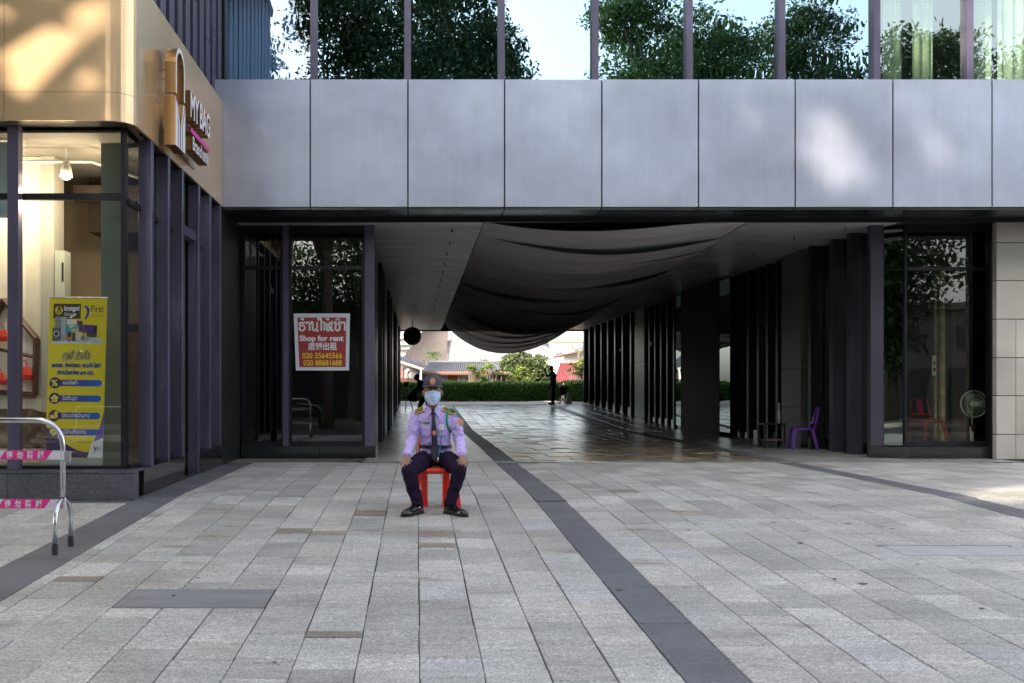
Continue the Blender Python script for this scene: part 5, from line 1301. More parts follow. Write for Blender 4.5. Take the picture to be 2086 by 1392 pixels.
# epaulettes
eb = mat('epaulette_black', (.02,.018,.02), .6); ey_ = ink((.72,.55,.05))
for s_ in (-1, 1):
    a = Vector((.165+s_*.095, 10.02, .966)); bb = Vector((.176+s_*.205, 10.03, .925)); d = (bb-a); wv_ = Vector((0,.030,.004)); up = Vector((s_*.15,-.25,1)).normalized()*.008
    fv = Vector((0,-.034,-.022))
    def ep(k0, k1, w0, lift):
        p = [a+d*k0+fv*w0, a+d*k1+fv*w0, a+d*k1-fv*w0, a+d*k0-fv*w0]; p = [q+up*lift for q in p]
        if s_ < 0: p = p[::-1]
        return MB().hexa([q-up*.5 for q in p]+p)
    t_ = part('epaulette', ep(0, 1, 1, 1.6), ey_, GD)
    part('board', ep(.07, .93, .72, 1.9), eb, t_)
    part('bar', ep(.22, .78, .22, 2.2), ey_, t_); part('bar_inset', ep(.27, .73, .12, 2.4), eb, t_)
    part('button', MB().ell(a+d*.14+up*2.5, .006,.006,.005, 8, 5), ey_, t_)
# shoulder patch and ropes
badge('shoulder_patch', (.438,9.962,.835), .032, .041, (.45,-1,.1))
green = mat('green_cord', (.005,.22,.10), .6, bump=((90,90,90), .8, .004))
rope = [(.335,10.05,.962),(.315,9.985,.945),(.300,tf(.30,.90,.030),.90),(.298,tf(.298,.86,.032),.86),(.305,tf(.305,.81,.032),.81),(.322,tf(.322,.775,.028),.765),(.345,9.985,.74)]
part('shoulder_cord', MB().tube(rope, [(.012,.007)]*7, 8), green, GD, smooth=True)
part('shoulder_cord', MB().tube([(.335,10.06,.966),(.37,10.02,.962),(.408,9.99,.93),(.418,9.99,.89)], [(.011,.007)]*4, 8), green, GD, smooth=True)
teal = mat('teal_cord', (.01,.25,.30), .5)
part('whistle_cord', MB().tube([(.250,tf(.25,.76,.034),.765),(.246,tf(.246,.70,.034),.70),(.236,tf(.236,.62,.034),.62),(.222,tf(.222,.6,.06),.53),(.213,tf(.213,.6,.085),.49)], .0045, 6), teal, GD, smooth=True)
part('whistle', MB().tube([(.213,tf(.213,.6,.088),.492),(.211,tf(.211,.6,.094),.47),(.208,tf(.208,.6,.096),.445)], [.007,.008,.004], 8), K['chrome'], GD, smooth=True)
# belt
part('belt', MB().tube([(.19,10.062,.575),(.19,10.062,.608)], [(.164,.124)]*2, 32), mat('belt_leather', (.015,.012,.012), .35), GD, smooth=False)
part('belt_buckle', MB().box(.165,.205,9.935,9.942,.577,.606), K['chrome'], GD)
# trousers
b = MB()
b.ell((.19,10.09,.485), .180,.150,.095, 24, 14)
for s_ in (-1, 1):
    h, k, a = Vector(HP[s_]), Vector(KN[s_]), Vector(AN[s_])
    b.tube([h+Vector((0,.05,.01)), h.lerp(k,.35)+Vector((0,0,.012)), h.lerp(k,.7)+Vector((0,0,.006)), k], [.098,.096,.084,.072], 18); b.ell(k, .072,.074,.070, 16, 10)
    b.tube([k, k.lerp(a,.25)+Vector((0,.012,0)), k.lerp(a,.6)+Vector((0,.008,0)), a+Vector((0,0,.02))], [.072,.072,.062,.056], 18)
    b.tube([a+Vector((0,0,.05)), a+Vector((0,-.006,-.012))], [.056,.060], 18)
me = fuse(b, .007, 3, disp=.028, dscale=.06, off=ORG[GD.name])
part('trousers', None, trouser_m, GD, me=me)
# shoes
shoe_m = mat('black_shoe', (.008,.008,.009), .16, coat=.4); sole_m = mat('shoe_sole', (.012,.012,.012), .5)
for s_, heel, toe in ((-1, (.045,9.73), (-.135,9.47)), (1, (.285,9.73), (.475,9.47))):
    h = Vector((heel[0], heel[1], 0)); t = Vector((toe[0], toe[1], 0)); d = (t-h); L_ = d.length; d.normalize(); nrm = Vector((-d.y, d.x, 0)); gs = gz(9.6)
    def ringS(f, w_, hgt, z0=.0):
        c = h + d*(L_*f); o = []
        for k in range(16):
            a = 2*PI*k/16; zz = math.sin(a); zz = zz if zz > 0 else zz*.25
            o.append(c + nrm*(w_*math.cos(a)) + Vector((0,0, gz(c.y)+.022+max(0,zz)*hgt + min(0,zz)*.02)))
        return o
    prof = [(-.02,.020,.060),(.03,.036,.088),(.14,.041,.098),(.28,.042,.098),(.42,.043,.080),(.58,.049,.060),(.74,.051,.050),(.88,.043,.042),(.97,.028,.034),(1.0,.010,.020)]
    part('shoe', MB().loft([ringS(*q) for q in prof]), shoe_m, GD, smooth=True)
    so = []
    for z in (.0, .014):
        o = []
        for f, w_ in ((-.03,.018),(.02,.038),(.25,.040),(.45,.040),(.65,.052),(.82,.051),(.95,.036),(1.02,.012)): o.append((f, w_+.003))
        out = [h+d*(L_*f)+nrm*w_ for f, w_ in o] + [h+d*(L_*f)-nrm*w_ for f, w_ in o[::-1]]
        so.append([Vector((p.x, p.y, gz(p.y)+.002+z)) for p in out])
    part('sole', MB().loft(so), sole_m, GD)
    part('heel', MB().loft([[ (h+d*(L_*f)+nrm*w_*q).to_tuple()[:2]+(gz(9.7)+z,) for f,w_,q in ((-.02,.02,1),(.05,.036,1),(.27,.038,1),(.27,.038,-1),(.05,.036,-1),(-.02,.02,-1))] for z in (-.002,.024)]), sole_m, GD)

# ============================================================ PEOPLE IN THE PASSAGE
dark1 = mat('dark_jacket', (.02,.02,.024), .8); dark2 = mat('black_trousers', (.025,.025,.03), .8); skin2 = mat('skin_shade', (.16,.08,.05), .6)
def simple_person(label, base, P, top, low, face, scale=1):
    t = thing('person', label, 'person', base)
    bx, by, bz = base
    V = lambda p: Vector((bx+p[0], by+p[1], bz+p[2]))
    b = MB()
    b.tube([V(P['hip']), V(P['hip']).lerp(V(P['chest']), .5), V(P['chest']), V(P['neck'])], [.12,.115,.14,.06], 14); b.ell(V(P['chest']), .16,.11,.12, 14, 10); b.ell(V(P['hip']), .15,.12,.12, 14, 10)
    b.tube([V(P['neck']), V(P['head'])], [.05,.05], 10); b.ell(V(P['head']), .078,.095,.115, 16, 12); b.ell(V(P['head'])+Vector(face)*.09, .012,.015,.02, 8, 5)
    sl_ = MB(); tr = MB()
    for s_ in ('l', 'r'):
        sh, el, wr = V(P['sh_'+s_]), V(P['el_'+s_]), V(P['wr_'+s_])
        b.tube([sh, el, wr], [.045,.038,.026], 10); b.ell(wr, .03,.03,.045, 10, 7)
        for q in range(4): b.tube([wr, wr+Vector(P.get('fd', (0,0,-.09)))+Vector((.012*(q-1.5),0,0))], [.012,.009], 6)
        sl_.tube([sh, el, el.lerp(wr,.8)], [.062,.055,.042], 12); sl_.ell(sh, .065,.065,.065, 10, 7); sl_.ell(el, .055,.055,.055, 10, 7)
        k, a = V(P['kn_'+s_]), V(P['an_'+s_]); hp = V(P['hip']).lerp(V(P['kn_'+s_]), .12)
        b.tube([hp, k, a], [.08,.055,.04], 10)
        tr.tube([hp, k, a], [.10,.078,.066], 12); tr.ell(k, .078,.078,.078, 10, 7)
        part('shoe', MB().ell(a+Vector((face[0]*.06,face[1]*.06,-.05)), .05+.08*abs(face[0]), .05+.08*abs(face[1]), .045, 12, 8), dark2, t, smooth=True)
    sl_.tube([V(P['hip'])+Vector((0,0,.04)), V(P['hip']).lerp(V(P['chest']), .5), V(P['chest']), V(P['neck']).lerp(V(P['chest']), .25)], [.145,.14,.165,.09], 16)
    sl_.tube([V(P['sh_l']), V(P['sh_r'])], [.065,.065], 10)
    tr.ell(V(P['hip']), .16,.13,.13, 14, 10)
    part('body', None, skin2, t, me=fuse(b, .014, 2, off=ORG[t.name]))
    part('top', None, top, t, me=fuse(sl_, .016, 3, off=ORG[t.name]))
    part('trousers', None, low, t, me=fuse(tr, .016, 3, off=ORG[t.name]))
    hd = V(P['head'])
    part('hair', MB().ell(hd+Vector((-face[0]*.02,-face[1]*.02,.03)), .086,.10,.10, 16, 10), hair, t, smooth=True)
    return t
# a: bent figure at the left
yA = 33.5; gA = gz(yA)
simple_person('dark silhouetted person bending forward behind the guard near the left wall', (0.05, yA, gA),
    dict(hip=(.28,0,.86), chest=(.12,0,1.16), neck=(.0,0,1.32), head=(-.06,0,1.42), sh_l=(.1,-.17,1.24), sh_r=(.1,.17,1.24), el_l=(-.02,-.2,.98), el_r=(-.05,.2,1.0), wr_l=(-.2,-.14,.84), wr_r=(-.22,.14,.86),
         kn_l=(.06,-.1,.50), kn_r=(.34,.1,.48), an_l=(.02,-.1,.09), an_r=(.32,.12,.09), fd=(-.06,0,-.04)), dark1, dark2, (-1,0,0))
bgt = thing('shoulder_bag', 'black bag held low in front of the bending figure', 'bag', (-.12, yA-.2, gA+.62))
part('body', MB().loft([[( -.27,yA-.26,gA+.62),(.0,yA-.26,gA+.60),(.0,yA-.12,gA+.60),(-.27,yA-.12,gA+.62)],[(-.30,yA-.28,gA+.78),(.04,yA-.28,gA+.78),(.04,yA-.10,gA+.78),(-.30,yA-.10,gA+.78)],[(-.22,yA-.22,gA+.92),(-.02,yA-.22,gA+.92),(-.02,yA-.16,gA+.92),(-.22,yA-.16,gA+.92)]]), dark1, bgt, bevel=.03)
part('strap', MB().tube([(-.22,yA-.19,gA+.9),(-.15,yA-.19,gA+1.05),(-.03,yA-.19,gA+.92)], .012, 6), dark1, bgt)
# folding stand with camera gear at far left of the opening
yC = 40; gC = gz(yC)
TC = thing('tripod_stand', 'thin metal tripod stand carrying camera gear beside the left wall of the passage', 'tripod', (-.45, yC, gC))
for dx, dy in ((-.32,-.2),(.3,-.15),(.0,.35)): part('leg', MB().tube([(-.45,yC,gC+.95),(-.45+dx,yC+dy,gC)], .018, 6), K['chrome'], TC)
part('shelf_bar', MB().tube([(-.75,yC,gC+.92),(-.12,yC,gC+.92)], .02, 6).tube([(-.66,yC-.02,gC+.5),(-.24,yC-.02,gC+.5)], .015, 6), K['frame'], TC)
part('camera_body', MB().box(-.52,-.32,yC-.1,yC+.1,gC+.95,gC+1.12), K['frame'], TC, bevel=.01)
part('lens', MB().tube([(-.42,yC-.1,gC+1.03),(-.42,yC-.28,gC+1.03)], .05, 12), K['frame'], TC)
part('monitor', MB().box(-.72,-.60,yC-.05,yC-.02,gC+.96,gC+1.10), mat('grey_kit', (.4,.4,.42), .4), TC)
# b: man taking a picture
yM = 44.6; gM = gz(yM)
simple_person('man in dark shirt standing by the hedge with hands raised to his face', (6.05, yM, gM),
    dict(hip=(.05,0,.90), chest=(.06,0,1.30), neck=(.0,0,1.50), head=(-.03,-.02,1.62), sh_l=(.06,-.18,1.40), sh_r=(.08,.18,1.40), el_l=(-.24,-.14,1.26), el_r=(-.22,.14,1.28), wr_l=(-.28,-.03,1.50), wr_r=(-.26,.05,1.50),
         kn_l=(.02,-.1,.48), kn_r=(.10,.1,.48), an_l=(.0,-.12,.09), an_r=(.10,.12,.09), fd=(.03,0,.07)), mat('dark_shirt', (.13,.13,.20), .8), dark2, (-1,0,0))
cmr = thing('camera', 'small dark camera held up by the standing man', 'camera', (5.74, yM, gM+1.55))
part('body', MB().box(5.72,5.78,yM-.06,yM+.08,gM+1.53,gM+1.62), K['frame'], cmr, bevel=.005); part('lens', MB().tube([(5.72,yM,gM+1.57),(5.64,yM,gM+1.57)], .03, 10), K['black'], cmr)
# c: covered thing on a stool and floor sign
sb = thing('backpack', 'dark backpack resting on a folding stool behind the standing man', 'backpack', (6.58, 44.9, gz(44.9)+.42))
g_ = gz(44.9)
bp_ = MB().ell((6.58,44.9,g_+.62), .2,.15,.22, 16, 12).ell((6.70,44.8,g_+.72), .12,.1,.10, 12, 8).ell((6.56,44.78,g_+.55), .12,.08,.12, 12, 8)
part('body', None, dark1, sb, me=fuse(bp_, .02, 3, off=ORG[sb.name]))
part('strap', MB().tube([(6.45,44.75,g_+.75),(6.42,44.70,g_+.55),(6.48,44.75,g_+.45)], .015, 6), dark2, sb)
st = thing('folding_stool', 'small folding stool under the dark backpack', 'stool', (6.58, 44.9, g_))
for s_ in (-1,1):
    part('leg', MB().tube([(6.58-.18,44.9+s_*.14,g_+.0),(6.58+.16,44.9+s_*.14,g_+.40)], .014, 6), K['frame'], st); part('leg', MB().tube([(6.58+.18,44.9+s_*.14,g_+.0),(6.58-.16,44.9+s_*.14,g_+.40)], .014, 6), K['frame'], st)
part('seat', MB().box(6.40,6.76,44.76,45.04,g_+.40,g_+.42), dark2, st)
fs_ = thing('floor_sign', 'white folding floor sign standing by the hedge', 'sign', (6.92, 45.3, gz(45.3)))
g_ = gz(45.3)
for s_ in (-1,1): part('panel', MB().hexa([(6.78,45.3+s_*.12,g_),(7.06,45.3+s_*.12,g_),(7.06,45.3+s_*.14,g_),(6.78,45.3+s_*.14,g_),(6.88,45.3,g_+.52),(6.94,45.3,g_+.52),(6.94,45.3+s_*.02,g_+.52),(6.88,45.3+s_*.02,g_+.52)]), K['white'], fs_)
bx_ = thing('stone_block', 'low white stone block at the right end of the hedge', 'stone block', (8.3, 47.9, gz(47.9)))
part('body', MB().box(8.05,8.65,47.7,48.1,gz(47.9),gz(47.9)+.32), K['white'], bx_, bevel=.02); part('cap', MB().box(8.03,8.67,47.68,48.12,gz(47.9)+.321,gz(47.9)+.36), K['white'], bx_)
# ============================================================ FOLIAGE
def leaf_mesh(C, s, aspect=.45, up=.3, droop=0):
    """C: n x 3 centres, s: n sizes -> one mesh of small bent leaves (two quads each)"""
    n = len(C); d = rng.normal(size=(n,3)); d[:,2] += up - droop; d /= np.linalg.norm(d, axis=1)[:,None]
    e = rng.normal(size=(n,3)); e -= (e*d).sum(1)[:,None]*d; e /= np.linalg.norm(e, axis=1)[:,None]
    s = np.asarray(s)[:,None]
    a = C - d*s*.5; b = C + e*s*aspect*.5; c = C + d*s*.5; f = C - e*s*aspect*.5
    V = np.stack([a,b,c,f], 1).reshape(-1,3)
    me = bpy.data.meshes.new('leaves'); me.vertices.add(4*n); me.vertices.foreach_set('co', V.ravel().astype(np.float32))
    me.loops.add(4*n); me.loops.foreach_set('vertex_index', np.arange(4*n, dtype=np.int32))
    me.polygons.add(n); me.polygons.foreach_set('loop_start', np.arange(0,4*n,4,dtype=np.int32)); me.polygons.foreach_set('loop_total', np.full(n,4,dtype=np.int32))
    me.update(calc_edges=True); me.validate(); return me
def leafmat(name, col, var=.45):
    m = bpy.data.materials.new(name); m.use_nodes = True; n = m.node_tree; p = n.nodes['Principled BSDF']
    g = n.nodes.new('ShaderNodeNewGeometry'); mr = n.nodes.new('ShaderNodeMapRange'); mr.inputs[3].default_value = 1-var; mr.inputs[4].default_value = 1+var
    n.links.new(g.outputs['Random Per Island'], mr.inputs[0]); v = n.nodes.new('ShaderNodeVectorMath'); v.operation = 'SCALE'; v.inputs[0].default_value = col
    n.links.new(mr.outputs[0], v.inputs['Scale']); n.links.new(v.outputs[0], p.inputs['Base Color']); p.inputs['Roughness'].default_value = .5
    t = n.nodes.new('ShaderNodeBsdfTranslucent'); n.links.new(v.outputs[0], t.inputs[0]); mx = n.nodes.new('ShaderNodeMixShader'); mx.inputs[0].default_value = .3
    n.links.new(p.outputs[0], mx.inputs[1]); n.links.new(t.outputs[0], mx.inputs[2]); n.links.new(mx.outputs[0], n.nodes['Material Output'].inputs[0]); return m
LM = {'dark': leafmat('leaf_dark', (.035,.075,.022)), 'mid': leafmat('leaf_mid', (.06,.12,.028)), 'yellow': leafmat('leaf_yellow', (.20,.26,.04)), 'hedge': leafmat('leaf_hedge', (.15,.31,.06), .6), 'bush': leafmat('leaf_bush', (.085,.115,.04), .4)}
bark = mat('bark', (.12,.095,.075), .85, noise=((3,3,9), .25, 4), bump=((10,10,3), .7, .02))
# sunlit patches of the photograph: leaves cut away between these places and the sun to light them
GAPS = [((6.35,15.35,4.95), .50), ((6.5,15.35,4.6), .48), ((6.2,15.35,5.35), .28), ((7.95,15.35,4.85), .42, .06), ((5.25,15.35,5.45), .40, .12), ((7.65,15.35,5.6), .3, .1), ((3.9,15.35,4.25), .45, .14),
        ((6.1,10.6,0), .38), ((6.9,10.9,0), .8), ((7.9,11.2,0), 1.1), ((5.5,10.6,0), .2), ((10.0,16.5,1.9), .28), ((10.0,16.5,3.3), .25), ((9.95,16.5,2.6),.2), ((8.5,15.4,0),.3),
        ((-3.75,10.45,4.62), .20), ((-3.6,10.45,5.15), .22), ((-4.4,10.45,4.7), .15), ((9.2,16,6.8), .6), ((8.0,16,6.9), .4), ((7.2,16,6.6), .22),
        ((-4.2,10.45,5.0), 1.7, .13), ((-3.85,10.45,4.62), .42), ((-3.5,10.45,5.3), .38)]
def crown_points(blobs, n, gaps=True, shell=.35, cl=34, cr=.16):
    out = []; vol = np.array([b[3]*b[4]*b[5] if len(b) > 4 else b[3]**3 for b in blobs])**(2/3); vol /= vol.sum()
    for b, f in zip(blobs, vol):
        c = np.array(b[:3]); r = np.array(b[3:6] if len(b) > 4 else [b[3]]*3); k = max(3, int(n*f/cl))
        d = rng.normal(size=(k,3)); d /= np.linalg.norm(d, axis=1)[:,None]; rad = shell + (1-shell)*rng.random(k)**.6
        cc = c + d*r*rad[:,None]
        gq = rng.normal(size=(k*cl,3)); ln = np.linalg.norm(gq, axis=1)[:,None]; gq = gq/ln*np.minimum(ln, 1.9); sz = np.repeat(rng.uniform(.6,1.35,k), cl)[:,None]
        p = np.repeat(cc, cl, 0) + gq*sz*r.mean()*cr*np.array([1.25,1.25,.75])
        out.append(p)
    P = np.concatenate(out)
    if gaps:
        S_ = -np.array(SUN)
        keep = np.ones(len(P), bool)
        for q, r, *kp in GAPS:
            ax_ = 2 if q[2] == 0 else 1; sv = np.array(SUN); t = (P[:,ax_]-q[ax_])/(-sv[ax_]); H = P + sv*t[:,None]; dv = H - np.array(q); dist = np.linalg.norm(dv, axis=1)
            keep &= ~((dist < r*1.15) & (t > 0) & (rng.random(len(P)) > (kp[0] if kp else 0)))
        P = P[keep]
    return P
def tree(name, label, base, blobs, n, ls, lm, trunk_h, trunk_r, group=None, limbs=6, gaps=True, cr=.16, cl=34, shell=.35, lean=(0,0), cat='tree'):
    t = thing(name, label, cat, base, group)
    bx, by, bz = base; top = Vector((bx+lean[0], by+lean[1], bz+trunk_h))
    m = MB().tube([(bx,by,bz-.1),(bx+lean[0]*.2,by+lean[1]*.2,bz+trunk_h*.35),(bx+lean[0]*.7,by+lean[1]*.6,bz+trunk_h*.75), top], [trunk_r*1.35,trunk_r,trunk_r*.85,trunk_r*.7], 10)
    part('trunk', m, bark, t, smooth=True)
    for i in range(limbs):
        b = blobs[i % len(blobs)]; rr_ = (b[3] if len(b) < 5 else min(b[3:6]))
        e = Vector(b[:3]) + Vector((random.uniform(-1,1),random.uniform(-1,1),random.uniform(-.3,.6)))*rr_*.7
        s_ = Vector((bx+lean[0]*.7,by+lean[1]*.6,bz+trunk_h*.75)).lerp(top, random.random()); mid = s_.lerp(e, .5)+Vector((0,0,.08*(e-s_).length))
        part('limb', MB().tube([s_, mid, e], [trunk_r*.5,trunk_r*.3,trunk_r*.08], 7), bark, t, smooth=True)
    P = crown_points(blobs, n, gaps, shell, cl, cr); me = leaf_mesh(P - np.array(base), ls*rng.uniform(.6,1.3,len(P)))
    part('crown', None, LM[lm], t, me=me)
    return t
# ---- hedge
HG = thing('hedge', 'clipped green hedge across the far end of the passage', 'hedge', (3.5, 49, gz(49)))
zg = gz(49)
def boxpts(n, x0,x1,y0,y1,z0,z1):
    P = rng.random((n,3))*np.array([x1-x0,y1-y0,z1-z0])+np.array([x0,y0,z0])
    k = rng.random(n)
    P[:,1] = np.where(k < .62, y0+rng.normal(0,.04,n)+.03*np.sin(P[:,0]*2.2)+.03*np.sin(P[:,2]*6+P[:,0]*3), P[:,1]); P[:,2] = np.where(k > .78, z1+rng.normal(0,.03,n)+.03*np.sin(P[:,0]*1.7), P[:,2]); return P
P = np.concatenate([boxpts(15000, -3, 7.1, 48.6, 49.5, zg+.04, zg+.93), boxpts(3600, 7.15, 9.6, 48.1, 49.4, zg+.04, zg+.98)])
part('foliage', None, LM['hedge'], HG, me=leaf_mesh(P-np.array([3.5,49,zg]), .095*rng.uniform(.6,1.4,len(P)), .6))
m = MB()
for i in range(60): x = -3+i*.21+random.uniform(-.05,.05); m.tube([(x,49.05,zg-.02),(x+random.uniform(-.1,.1),49.0,zg+.8)], .015, 5)
part('stems', m, bark, HG, kind='stuff')
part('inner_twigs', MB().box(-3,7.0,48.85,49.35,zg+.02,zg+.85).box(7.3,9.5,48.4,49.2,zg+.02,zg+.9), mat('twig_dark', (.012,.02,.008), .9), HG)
# ============================================================ HOUSES BEHIND THE HEDGE
def corr(mb_, A, Bv, Cc, D, n, amp, seg=4):
    """corrugated sheet: A-B lower edge, D-C upper edge, n waves across"""
    A, Bv, Cc, D = map(Vector, (A, Bv, Cc, D)); nrm = (Bv-A).cross(D-A).normalized()
    N = n*seg; lo = []; hi = []
    for i in range(N+1):
        u = i/N; o = nrm*(amp*math.sin(u*n*2*PI)); lo.append(A.lerp(Bv,u)+o); hi.append(D.lerp(Cc,u)+o)
    mb_.add(lo+hi, [(i, i+1, N+2+i, N+1+i) for i in range(N)]); return mb_
def win(parent, px0, px1, py0, py1, Y, frame_m, pane_m, nx=2, nz=3):
    a = W(px0, py1, Y); b = W(px1, py0, Y)
    m = MB(); t = .05
    for k in range(nx+1): x = a.x+(b.x-a.x)*k/nx; m.box(x-t/2,x+t/2,Y-.06,Y-.01,a.z,b.z)
    for k in range(nz+1): z = a.z+(b.z-a.z)*k/nz; m.box(a.x,b.x,Y-.055,Y-.012,z-t/2,z+t/2)
    f = part('window', m, frame_m, parent); part('pane', MB().quad((a.x,Y-.008,a.z),(b.x,Y-.008,a.z),(b.x,Y-.008,b.z),(a.x,Y-.008,b.z)), pane_m, f)
wfr = mat('window_white', (.75,.75,.72), .5); wpn = mat('curtained_pane', (.42,.42,.38), .4); woodp = mat('orange_wood', (.36,.15,.06), .6, noise=((8,8,1), .25, 3), var=.15)
tile_m = mat('w_grey_tile', (.11,.11,.13), .7, noise=[((1.5,1.5,1.5), .3, 4)])
fib = mat('w_pale_sheet', (.31,.30,.295), .8, noise=[((.35,.35,.9), .16, 5), ((3,3,6), .1, 4)])
tanr = mat('w_tan_sheet', (.20,.165,.15), .8, noise=[((.5,.5,.5), .12, 4)])
# wooden house
Yh = 62; HW = thing('wooden_house', 'low wooden house with grey corrugated roof and white windows behind the hedge', 'house', (4, Yh, -1))
def Q(px, py, Y): return W(px, py, Y)
corr(m := MB(), Q(857,759,Yh-.9), Q(1062,759,Yh-.9), Q(1042,739,Yh+2.2), Q(876,738,Yh+2.2), 46, .05)
part('roof', m, tile_m, HW, smooth=True)
corr(m := MB(), Q(1030,757,Yh-.7), Q(1080,757,Yh-.7), Q(1073,744,Yh+1.8), Q(1030,743,Yh+1.8), 12, .045)
part('side_roof', m, tile_m, HW, smooth=True)
part('ridge', MB().tube([Q(874,738,Yh+2.15), Q(1043,738.5,Yh+2.15)], .09, 6), tile_m, HW)
part('eave_board', MB().tube([Q(857,760.5,Yh-.95), Q(1064,760.5,Yh-.95)], (.03,.10), 4).tube([Q(1073,744,Yh+1.7), Q(1083,758,Yh-.7)], (.03,.09), 4), mat('terracotta_board', (.17,.09,.06), .7), HW)
z0_ = -1.2; zt_ = Q(0,761,Yh).z
wallx = [Q(p,0,Yh).x for p in (858, 890, 912, 933, 956, 975, 1003, 1050)]
part('wall', MB().box(Q(858,0,Yh).x, Q(1052,0,Yh).x, Yh+.05, Yh+.2, z0_, zt_), mat('dark_boards', (.07,.04,.025), .8), HW)
for a, b in ((912,933),(956,976),(1003,1012),(1040,1050)):
    x0_, x1_ = Q(a,0,Yh).x, Q(b,0,Yh).x; n = max(2, int((x1_-x0_)/.16))
    for k in range(n): part('board', MB().box(x0_+(x1_-x0_)*k/n+.008, x0_+(x1_-x0_)*(k+1)/n-.008, Yh-.03+.01*(k%2), Yh+.045, z0_, zt_-.02), woodp, HW)
part('pillar', MB().box(Q(857,0,Yh).x, Q(872,0,Yh).x, Yh-.2, Yh+.04, z0_, zt_), mat('render_grey', (.25,.25,.25), .8), HW)
for a, b in ((888,911),(933,955),(976,1003)): win(HW, a, b, 764, 790, Yh, wfr, wpn, 4 if a == 888 else 2, 4 if a == 888 else 1)
part('bargeboard', MB().tube([Q(1073,741,Yh), Q(1066,757,Yh-.5)], .05, 4).tube([Q(1073,741,Yh), Q(1085,758,Yh-.5)], .05, 4), mat('cream_board', (.6,.45,.3), .6), HW)
part('gable', MB().add([Q(1066,757,Yh+.3),Q(1084,757,Yh+.3),Q(1073,742,Yh+.3)], [(0,1,2)]), mat('dark_boards', (.07,.04,.025), .8), HW)
part('gable_wall', MB().box(Q(1052,0,Yh).x, Q(1082,0,Yh).x, Yh+.3, Yh+.5, z0_, zt_), mat('render_grey', (.25,.25,.25), .8), HW)
# left house
Yl = 58; HL = thing('grey_house', 'grey walled house with a sloping tile roof at the left of the wooden house', 'house', (-1, Yl, -1))
part('wall', MB().box(Q(790,0,Yl).x, Q(852,0,Yl).x, Yl, Yl+.3, z0_, Q(0,746,Yl).z), mat('render_grey', (.20,.20,.21), .8, noise=((.8,.8,.8), .15, 3)), HL)
part('side_wall', MB().box(Q(852,0,Yl).x, Q(857,0,Yl).x, Yl, Yl+4, z0_, Q(0,748,Yl).z), mat('dark_boards', (.05,.04,.035), .8), HL)
corr(m := MB(), Q(790,727,Yl-.8), Q(862,751,Yl-.8), Q(868,742,Yl+2.6), Q(790,716,Yl+2.6), 18, .05); part('roof', m, tile_m, HL, smooth=True)
part('eave_board', MB().tube([Q(790,729,Yl-.85), Q(862,753,Yl-.85)], (.03,.07), 4), mat('eave_wood', (.35,.27,.22), .7), HL)
f = part('door_frame', MB().box(Q(808,0,Yl).x, Q(821,0,Yl).x, Yl-.05, Yl-.01, Q(0,772,Yl).z, Q(0,750,Yl).z), mat('red_shutter', (.22,.10,.08), .7), HL)
part('window', MB().box(Q(838,0,Yl).x, Q(850,0,Yl).x, Yl-.04, Yl-.01, Q(0,768,Yl).z, Q(0,750,Yl).z), tile_m, HL)
corr(m := MB(), Q(790,781,Yl-2.6), Q(852,781,Yl-2.6), Q(862,770,Yl-.1), Q(790,771,Yl-.1), 18, .04); part('lean_to_roof', m, mat('w_red_tile', (.25,.10,.08), .7, noise=((2,2,2), .2, 3)), HL, smooth=True)
part('drain_pipe', MB().tube([Q(858,752,Yl-.9), Q(857,782,Yl-.9)], .05, 6), wfr, HL)
DS = thing('satellite_dish', 'white satellite dish on the grey house wall', 'satellite dish', Q(831,757,Yl-.5))
c = Q(831,757,Yl-.5); n = 18; rg = []
for r, dz in ((.01,.05),(.06,.04),(.11,.022),(.15,0)): rg.append([c+Vector((r*math.cos(2*PI*k/n), dz-.1, r*math.sin(2*PI*k/n))) for k in range(n)])
part('dish', MB().loft(rg, cap=True), wfr, DS, smooth=True); part('arm', MB().tube([c+Vector((0,0,-.25)), c+Vector((.05,.4,-.6))], .03, 6).tube([c+Vector((0,-.1,-.25)), c+Vector((0,-.35,0))], .015, 5), K['frame'], DS); part('feed', MB().box(c.x-.03,c.x+.03,c.y-.4,c.y-.33,c.z-.03,c.z+.03), K['frame'], DS)
# great pale roof behind
Yt = 92; HT = thing('great_roof_hall', 'large old hall with steep pale weathered roof rising behind the houses', 'hall', (5, Yt, -1))
corr(m := MB(), Q(905,762,Yt-6), Q(1112,768,Yt-6), Q(1101,676,Yt+3), Q(925,660,Yt+3), 60, .05); part('roof', m, fib, HT, smooth=True)
corr(m := MB(), Q(800,757,Yt-8), Q(908,764,Yt-6.2), Q(915,645,Yt+3), Q(868,665,Yt+3), 40, .05); part('side_roof', m, tanr, HT, smooth=True)
corr(m := MB(), Q(1100,713,Yt-4), Q(1160,735,Yt-6), Q(1130,716,Yt-2), Q(1104,700,Yt-2), 14, .05); part('lower_roof', m, fib, HT, smooth=True)
part('gable', MB().add([Q(1100,714,Yt-1),Q(1124,715,Yt+1),Q(1110,678,Yt+2.5)], [(0,1,2)]), mat('w_gable_grey', (.20,.20,.21), .8, noise=((2,2,6), .3, 3)), HT)
for k in range(5): part('louvre', MB().tube([Q(1101,711-k*4,Yt-1.3), Q(1106,711-k*4,Yt-1.3)], .06, 4), tile_m, HT)
part('gable_board', MB().tube([Q(1099,716,Yt-1.1), Q(1110,677,Yt+2.4)], .12, 4).tube([Q(1110,677,Yt+2.4), Q(1125,716,Yt+1)], .12, 4), fib, HT)
part('wall', MB().box(Q(870,0,Yt).x, Q(1100,0,Yt).x, Yt+3.2, Yt+3.6, -1.2, Q(0,690,Yt).z), fib, HT)
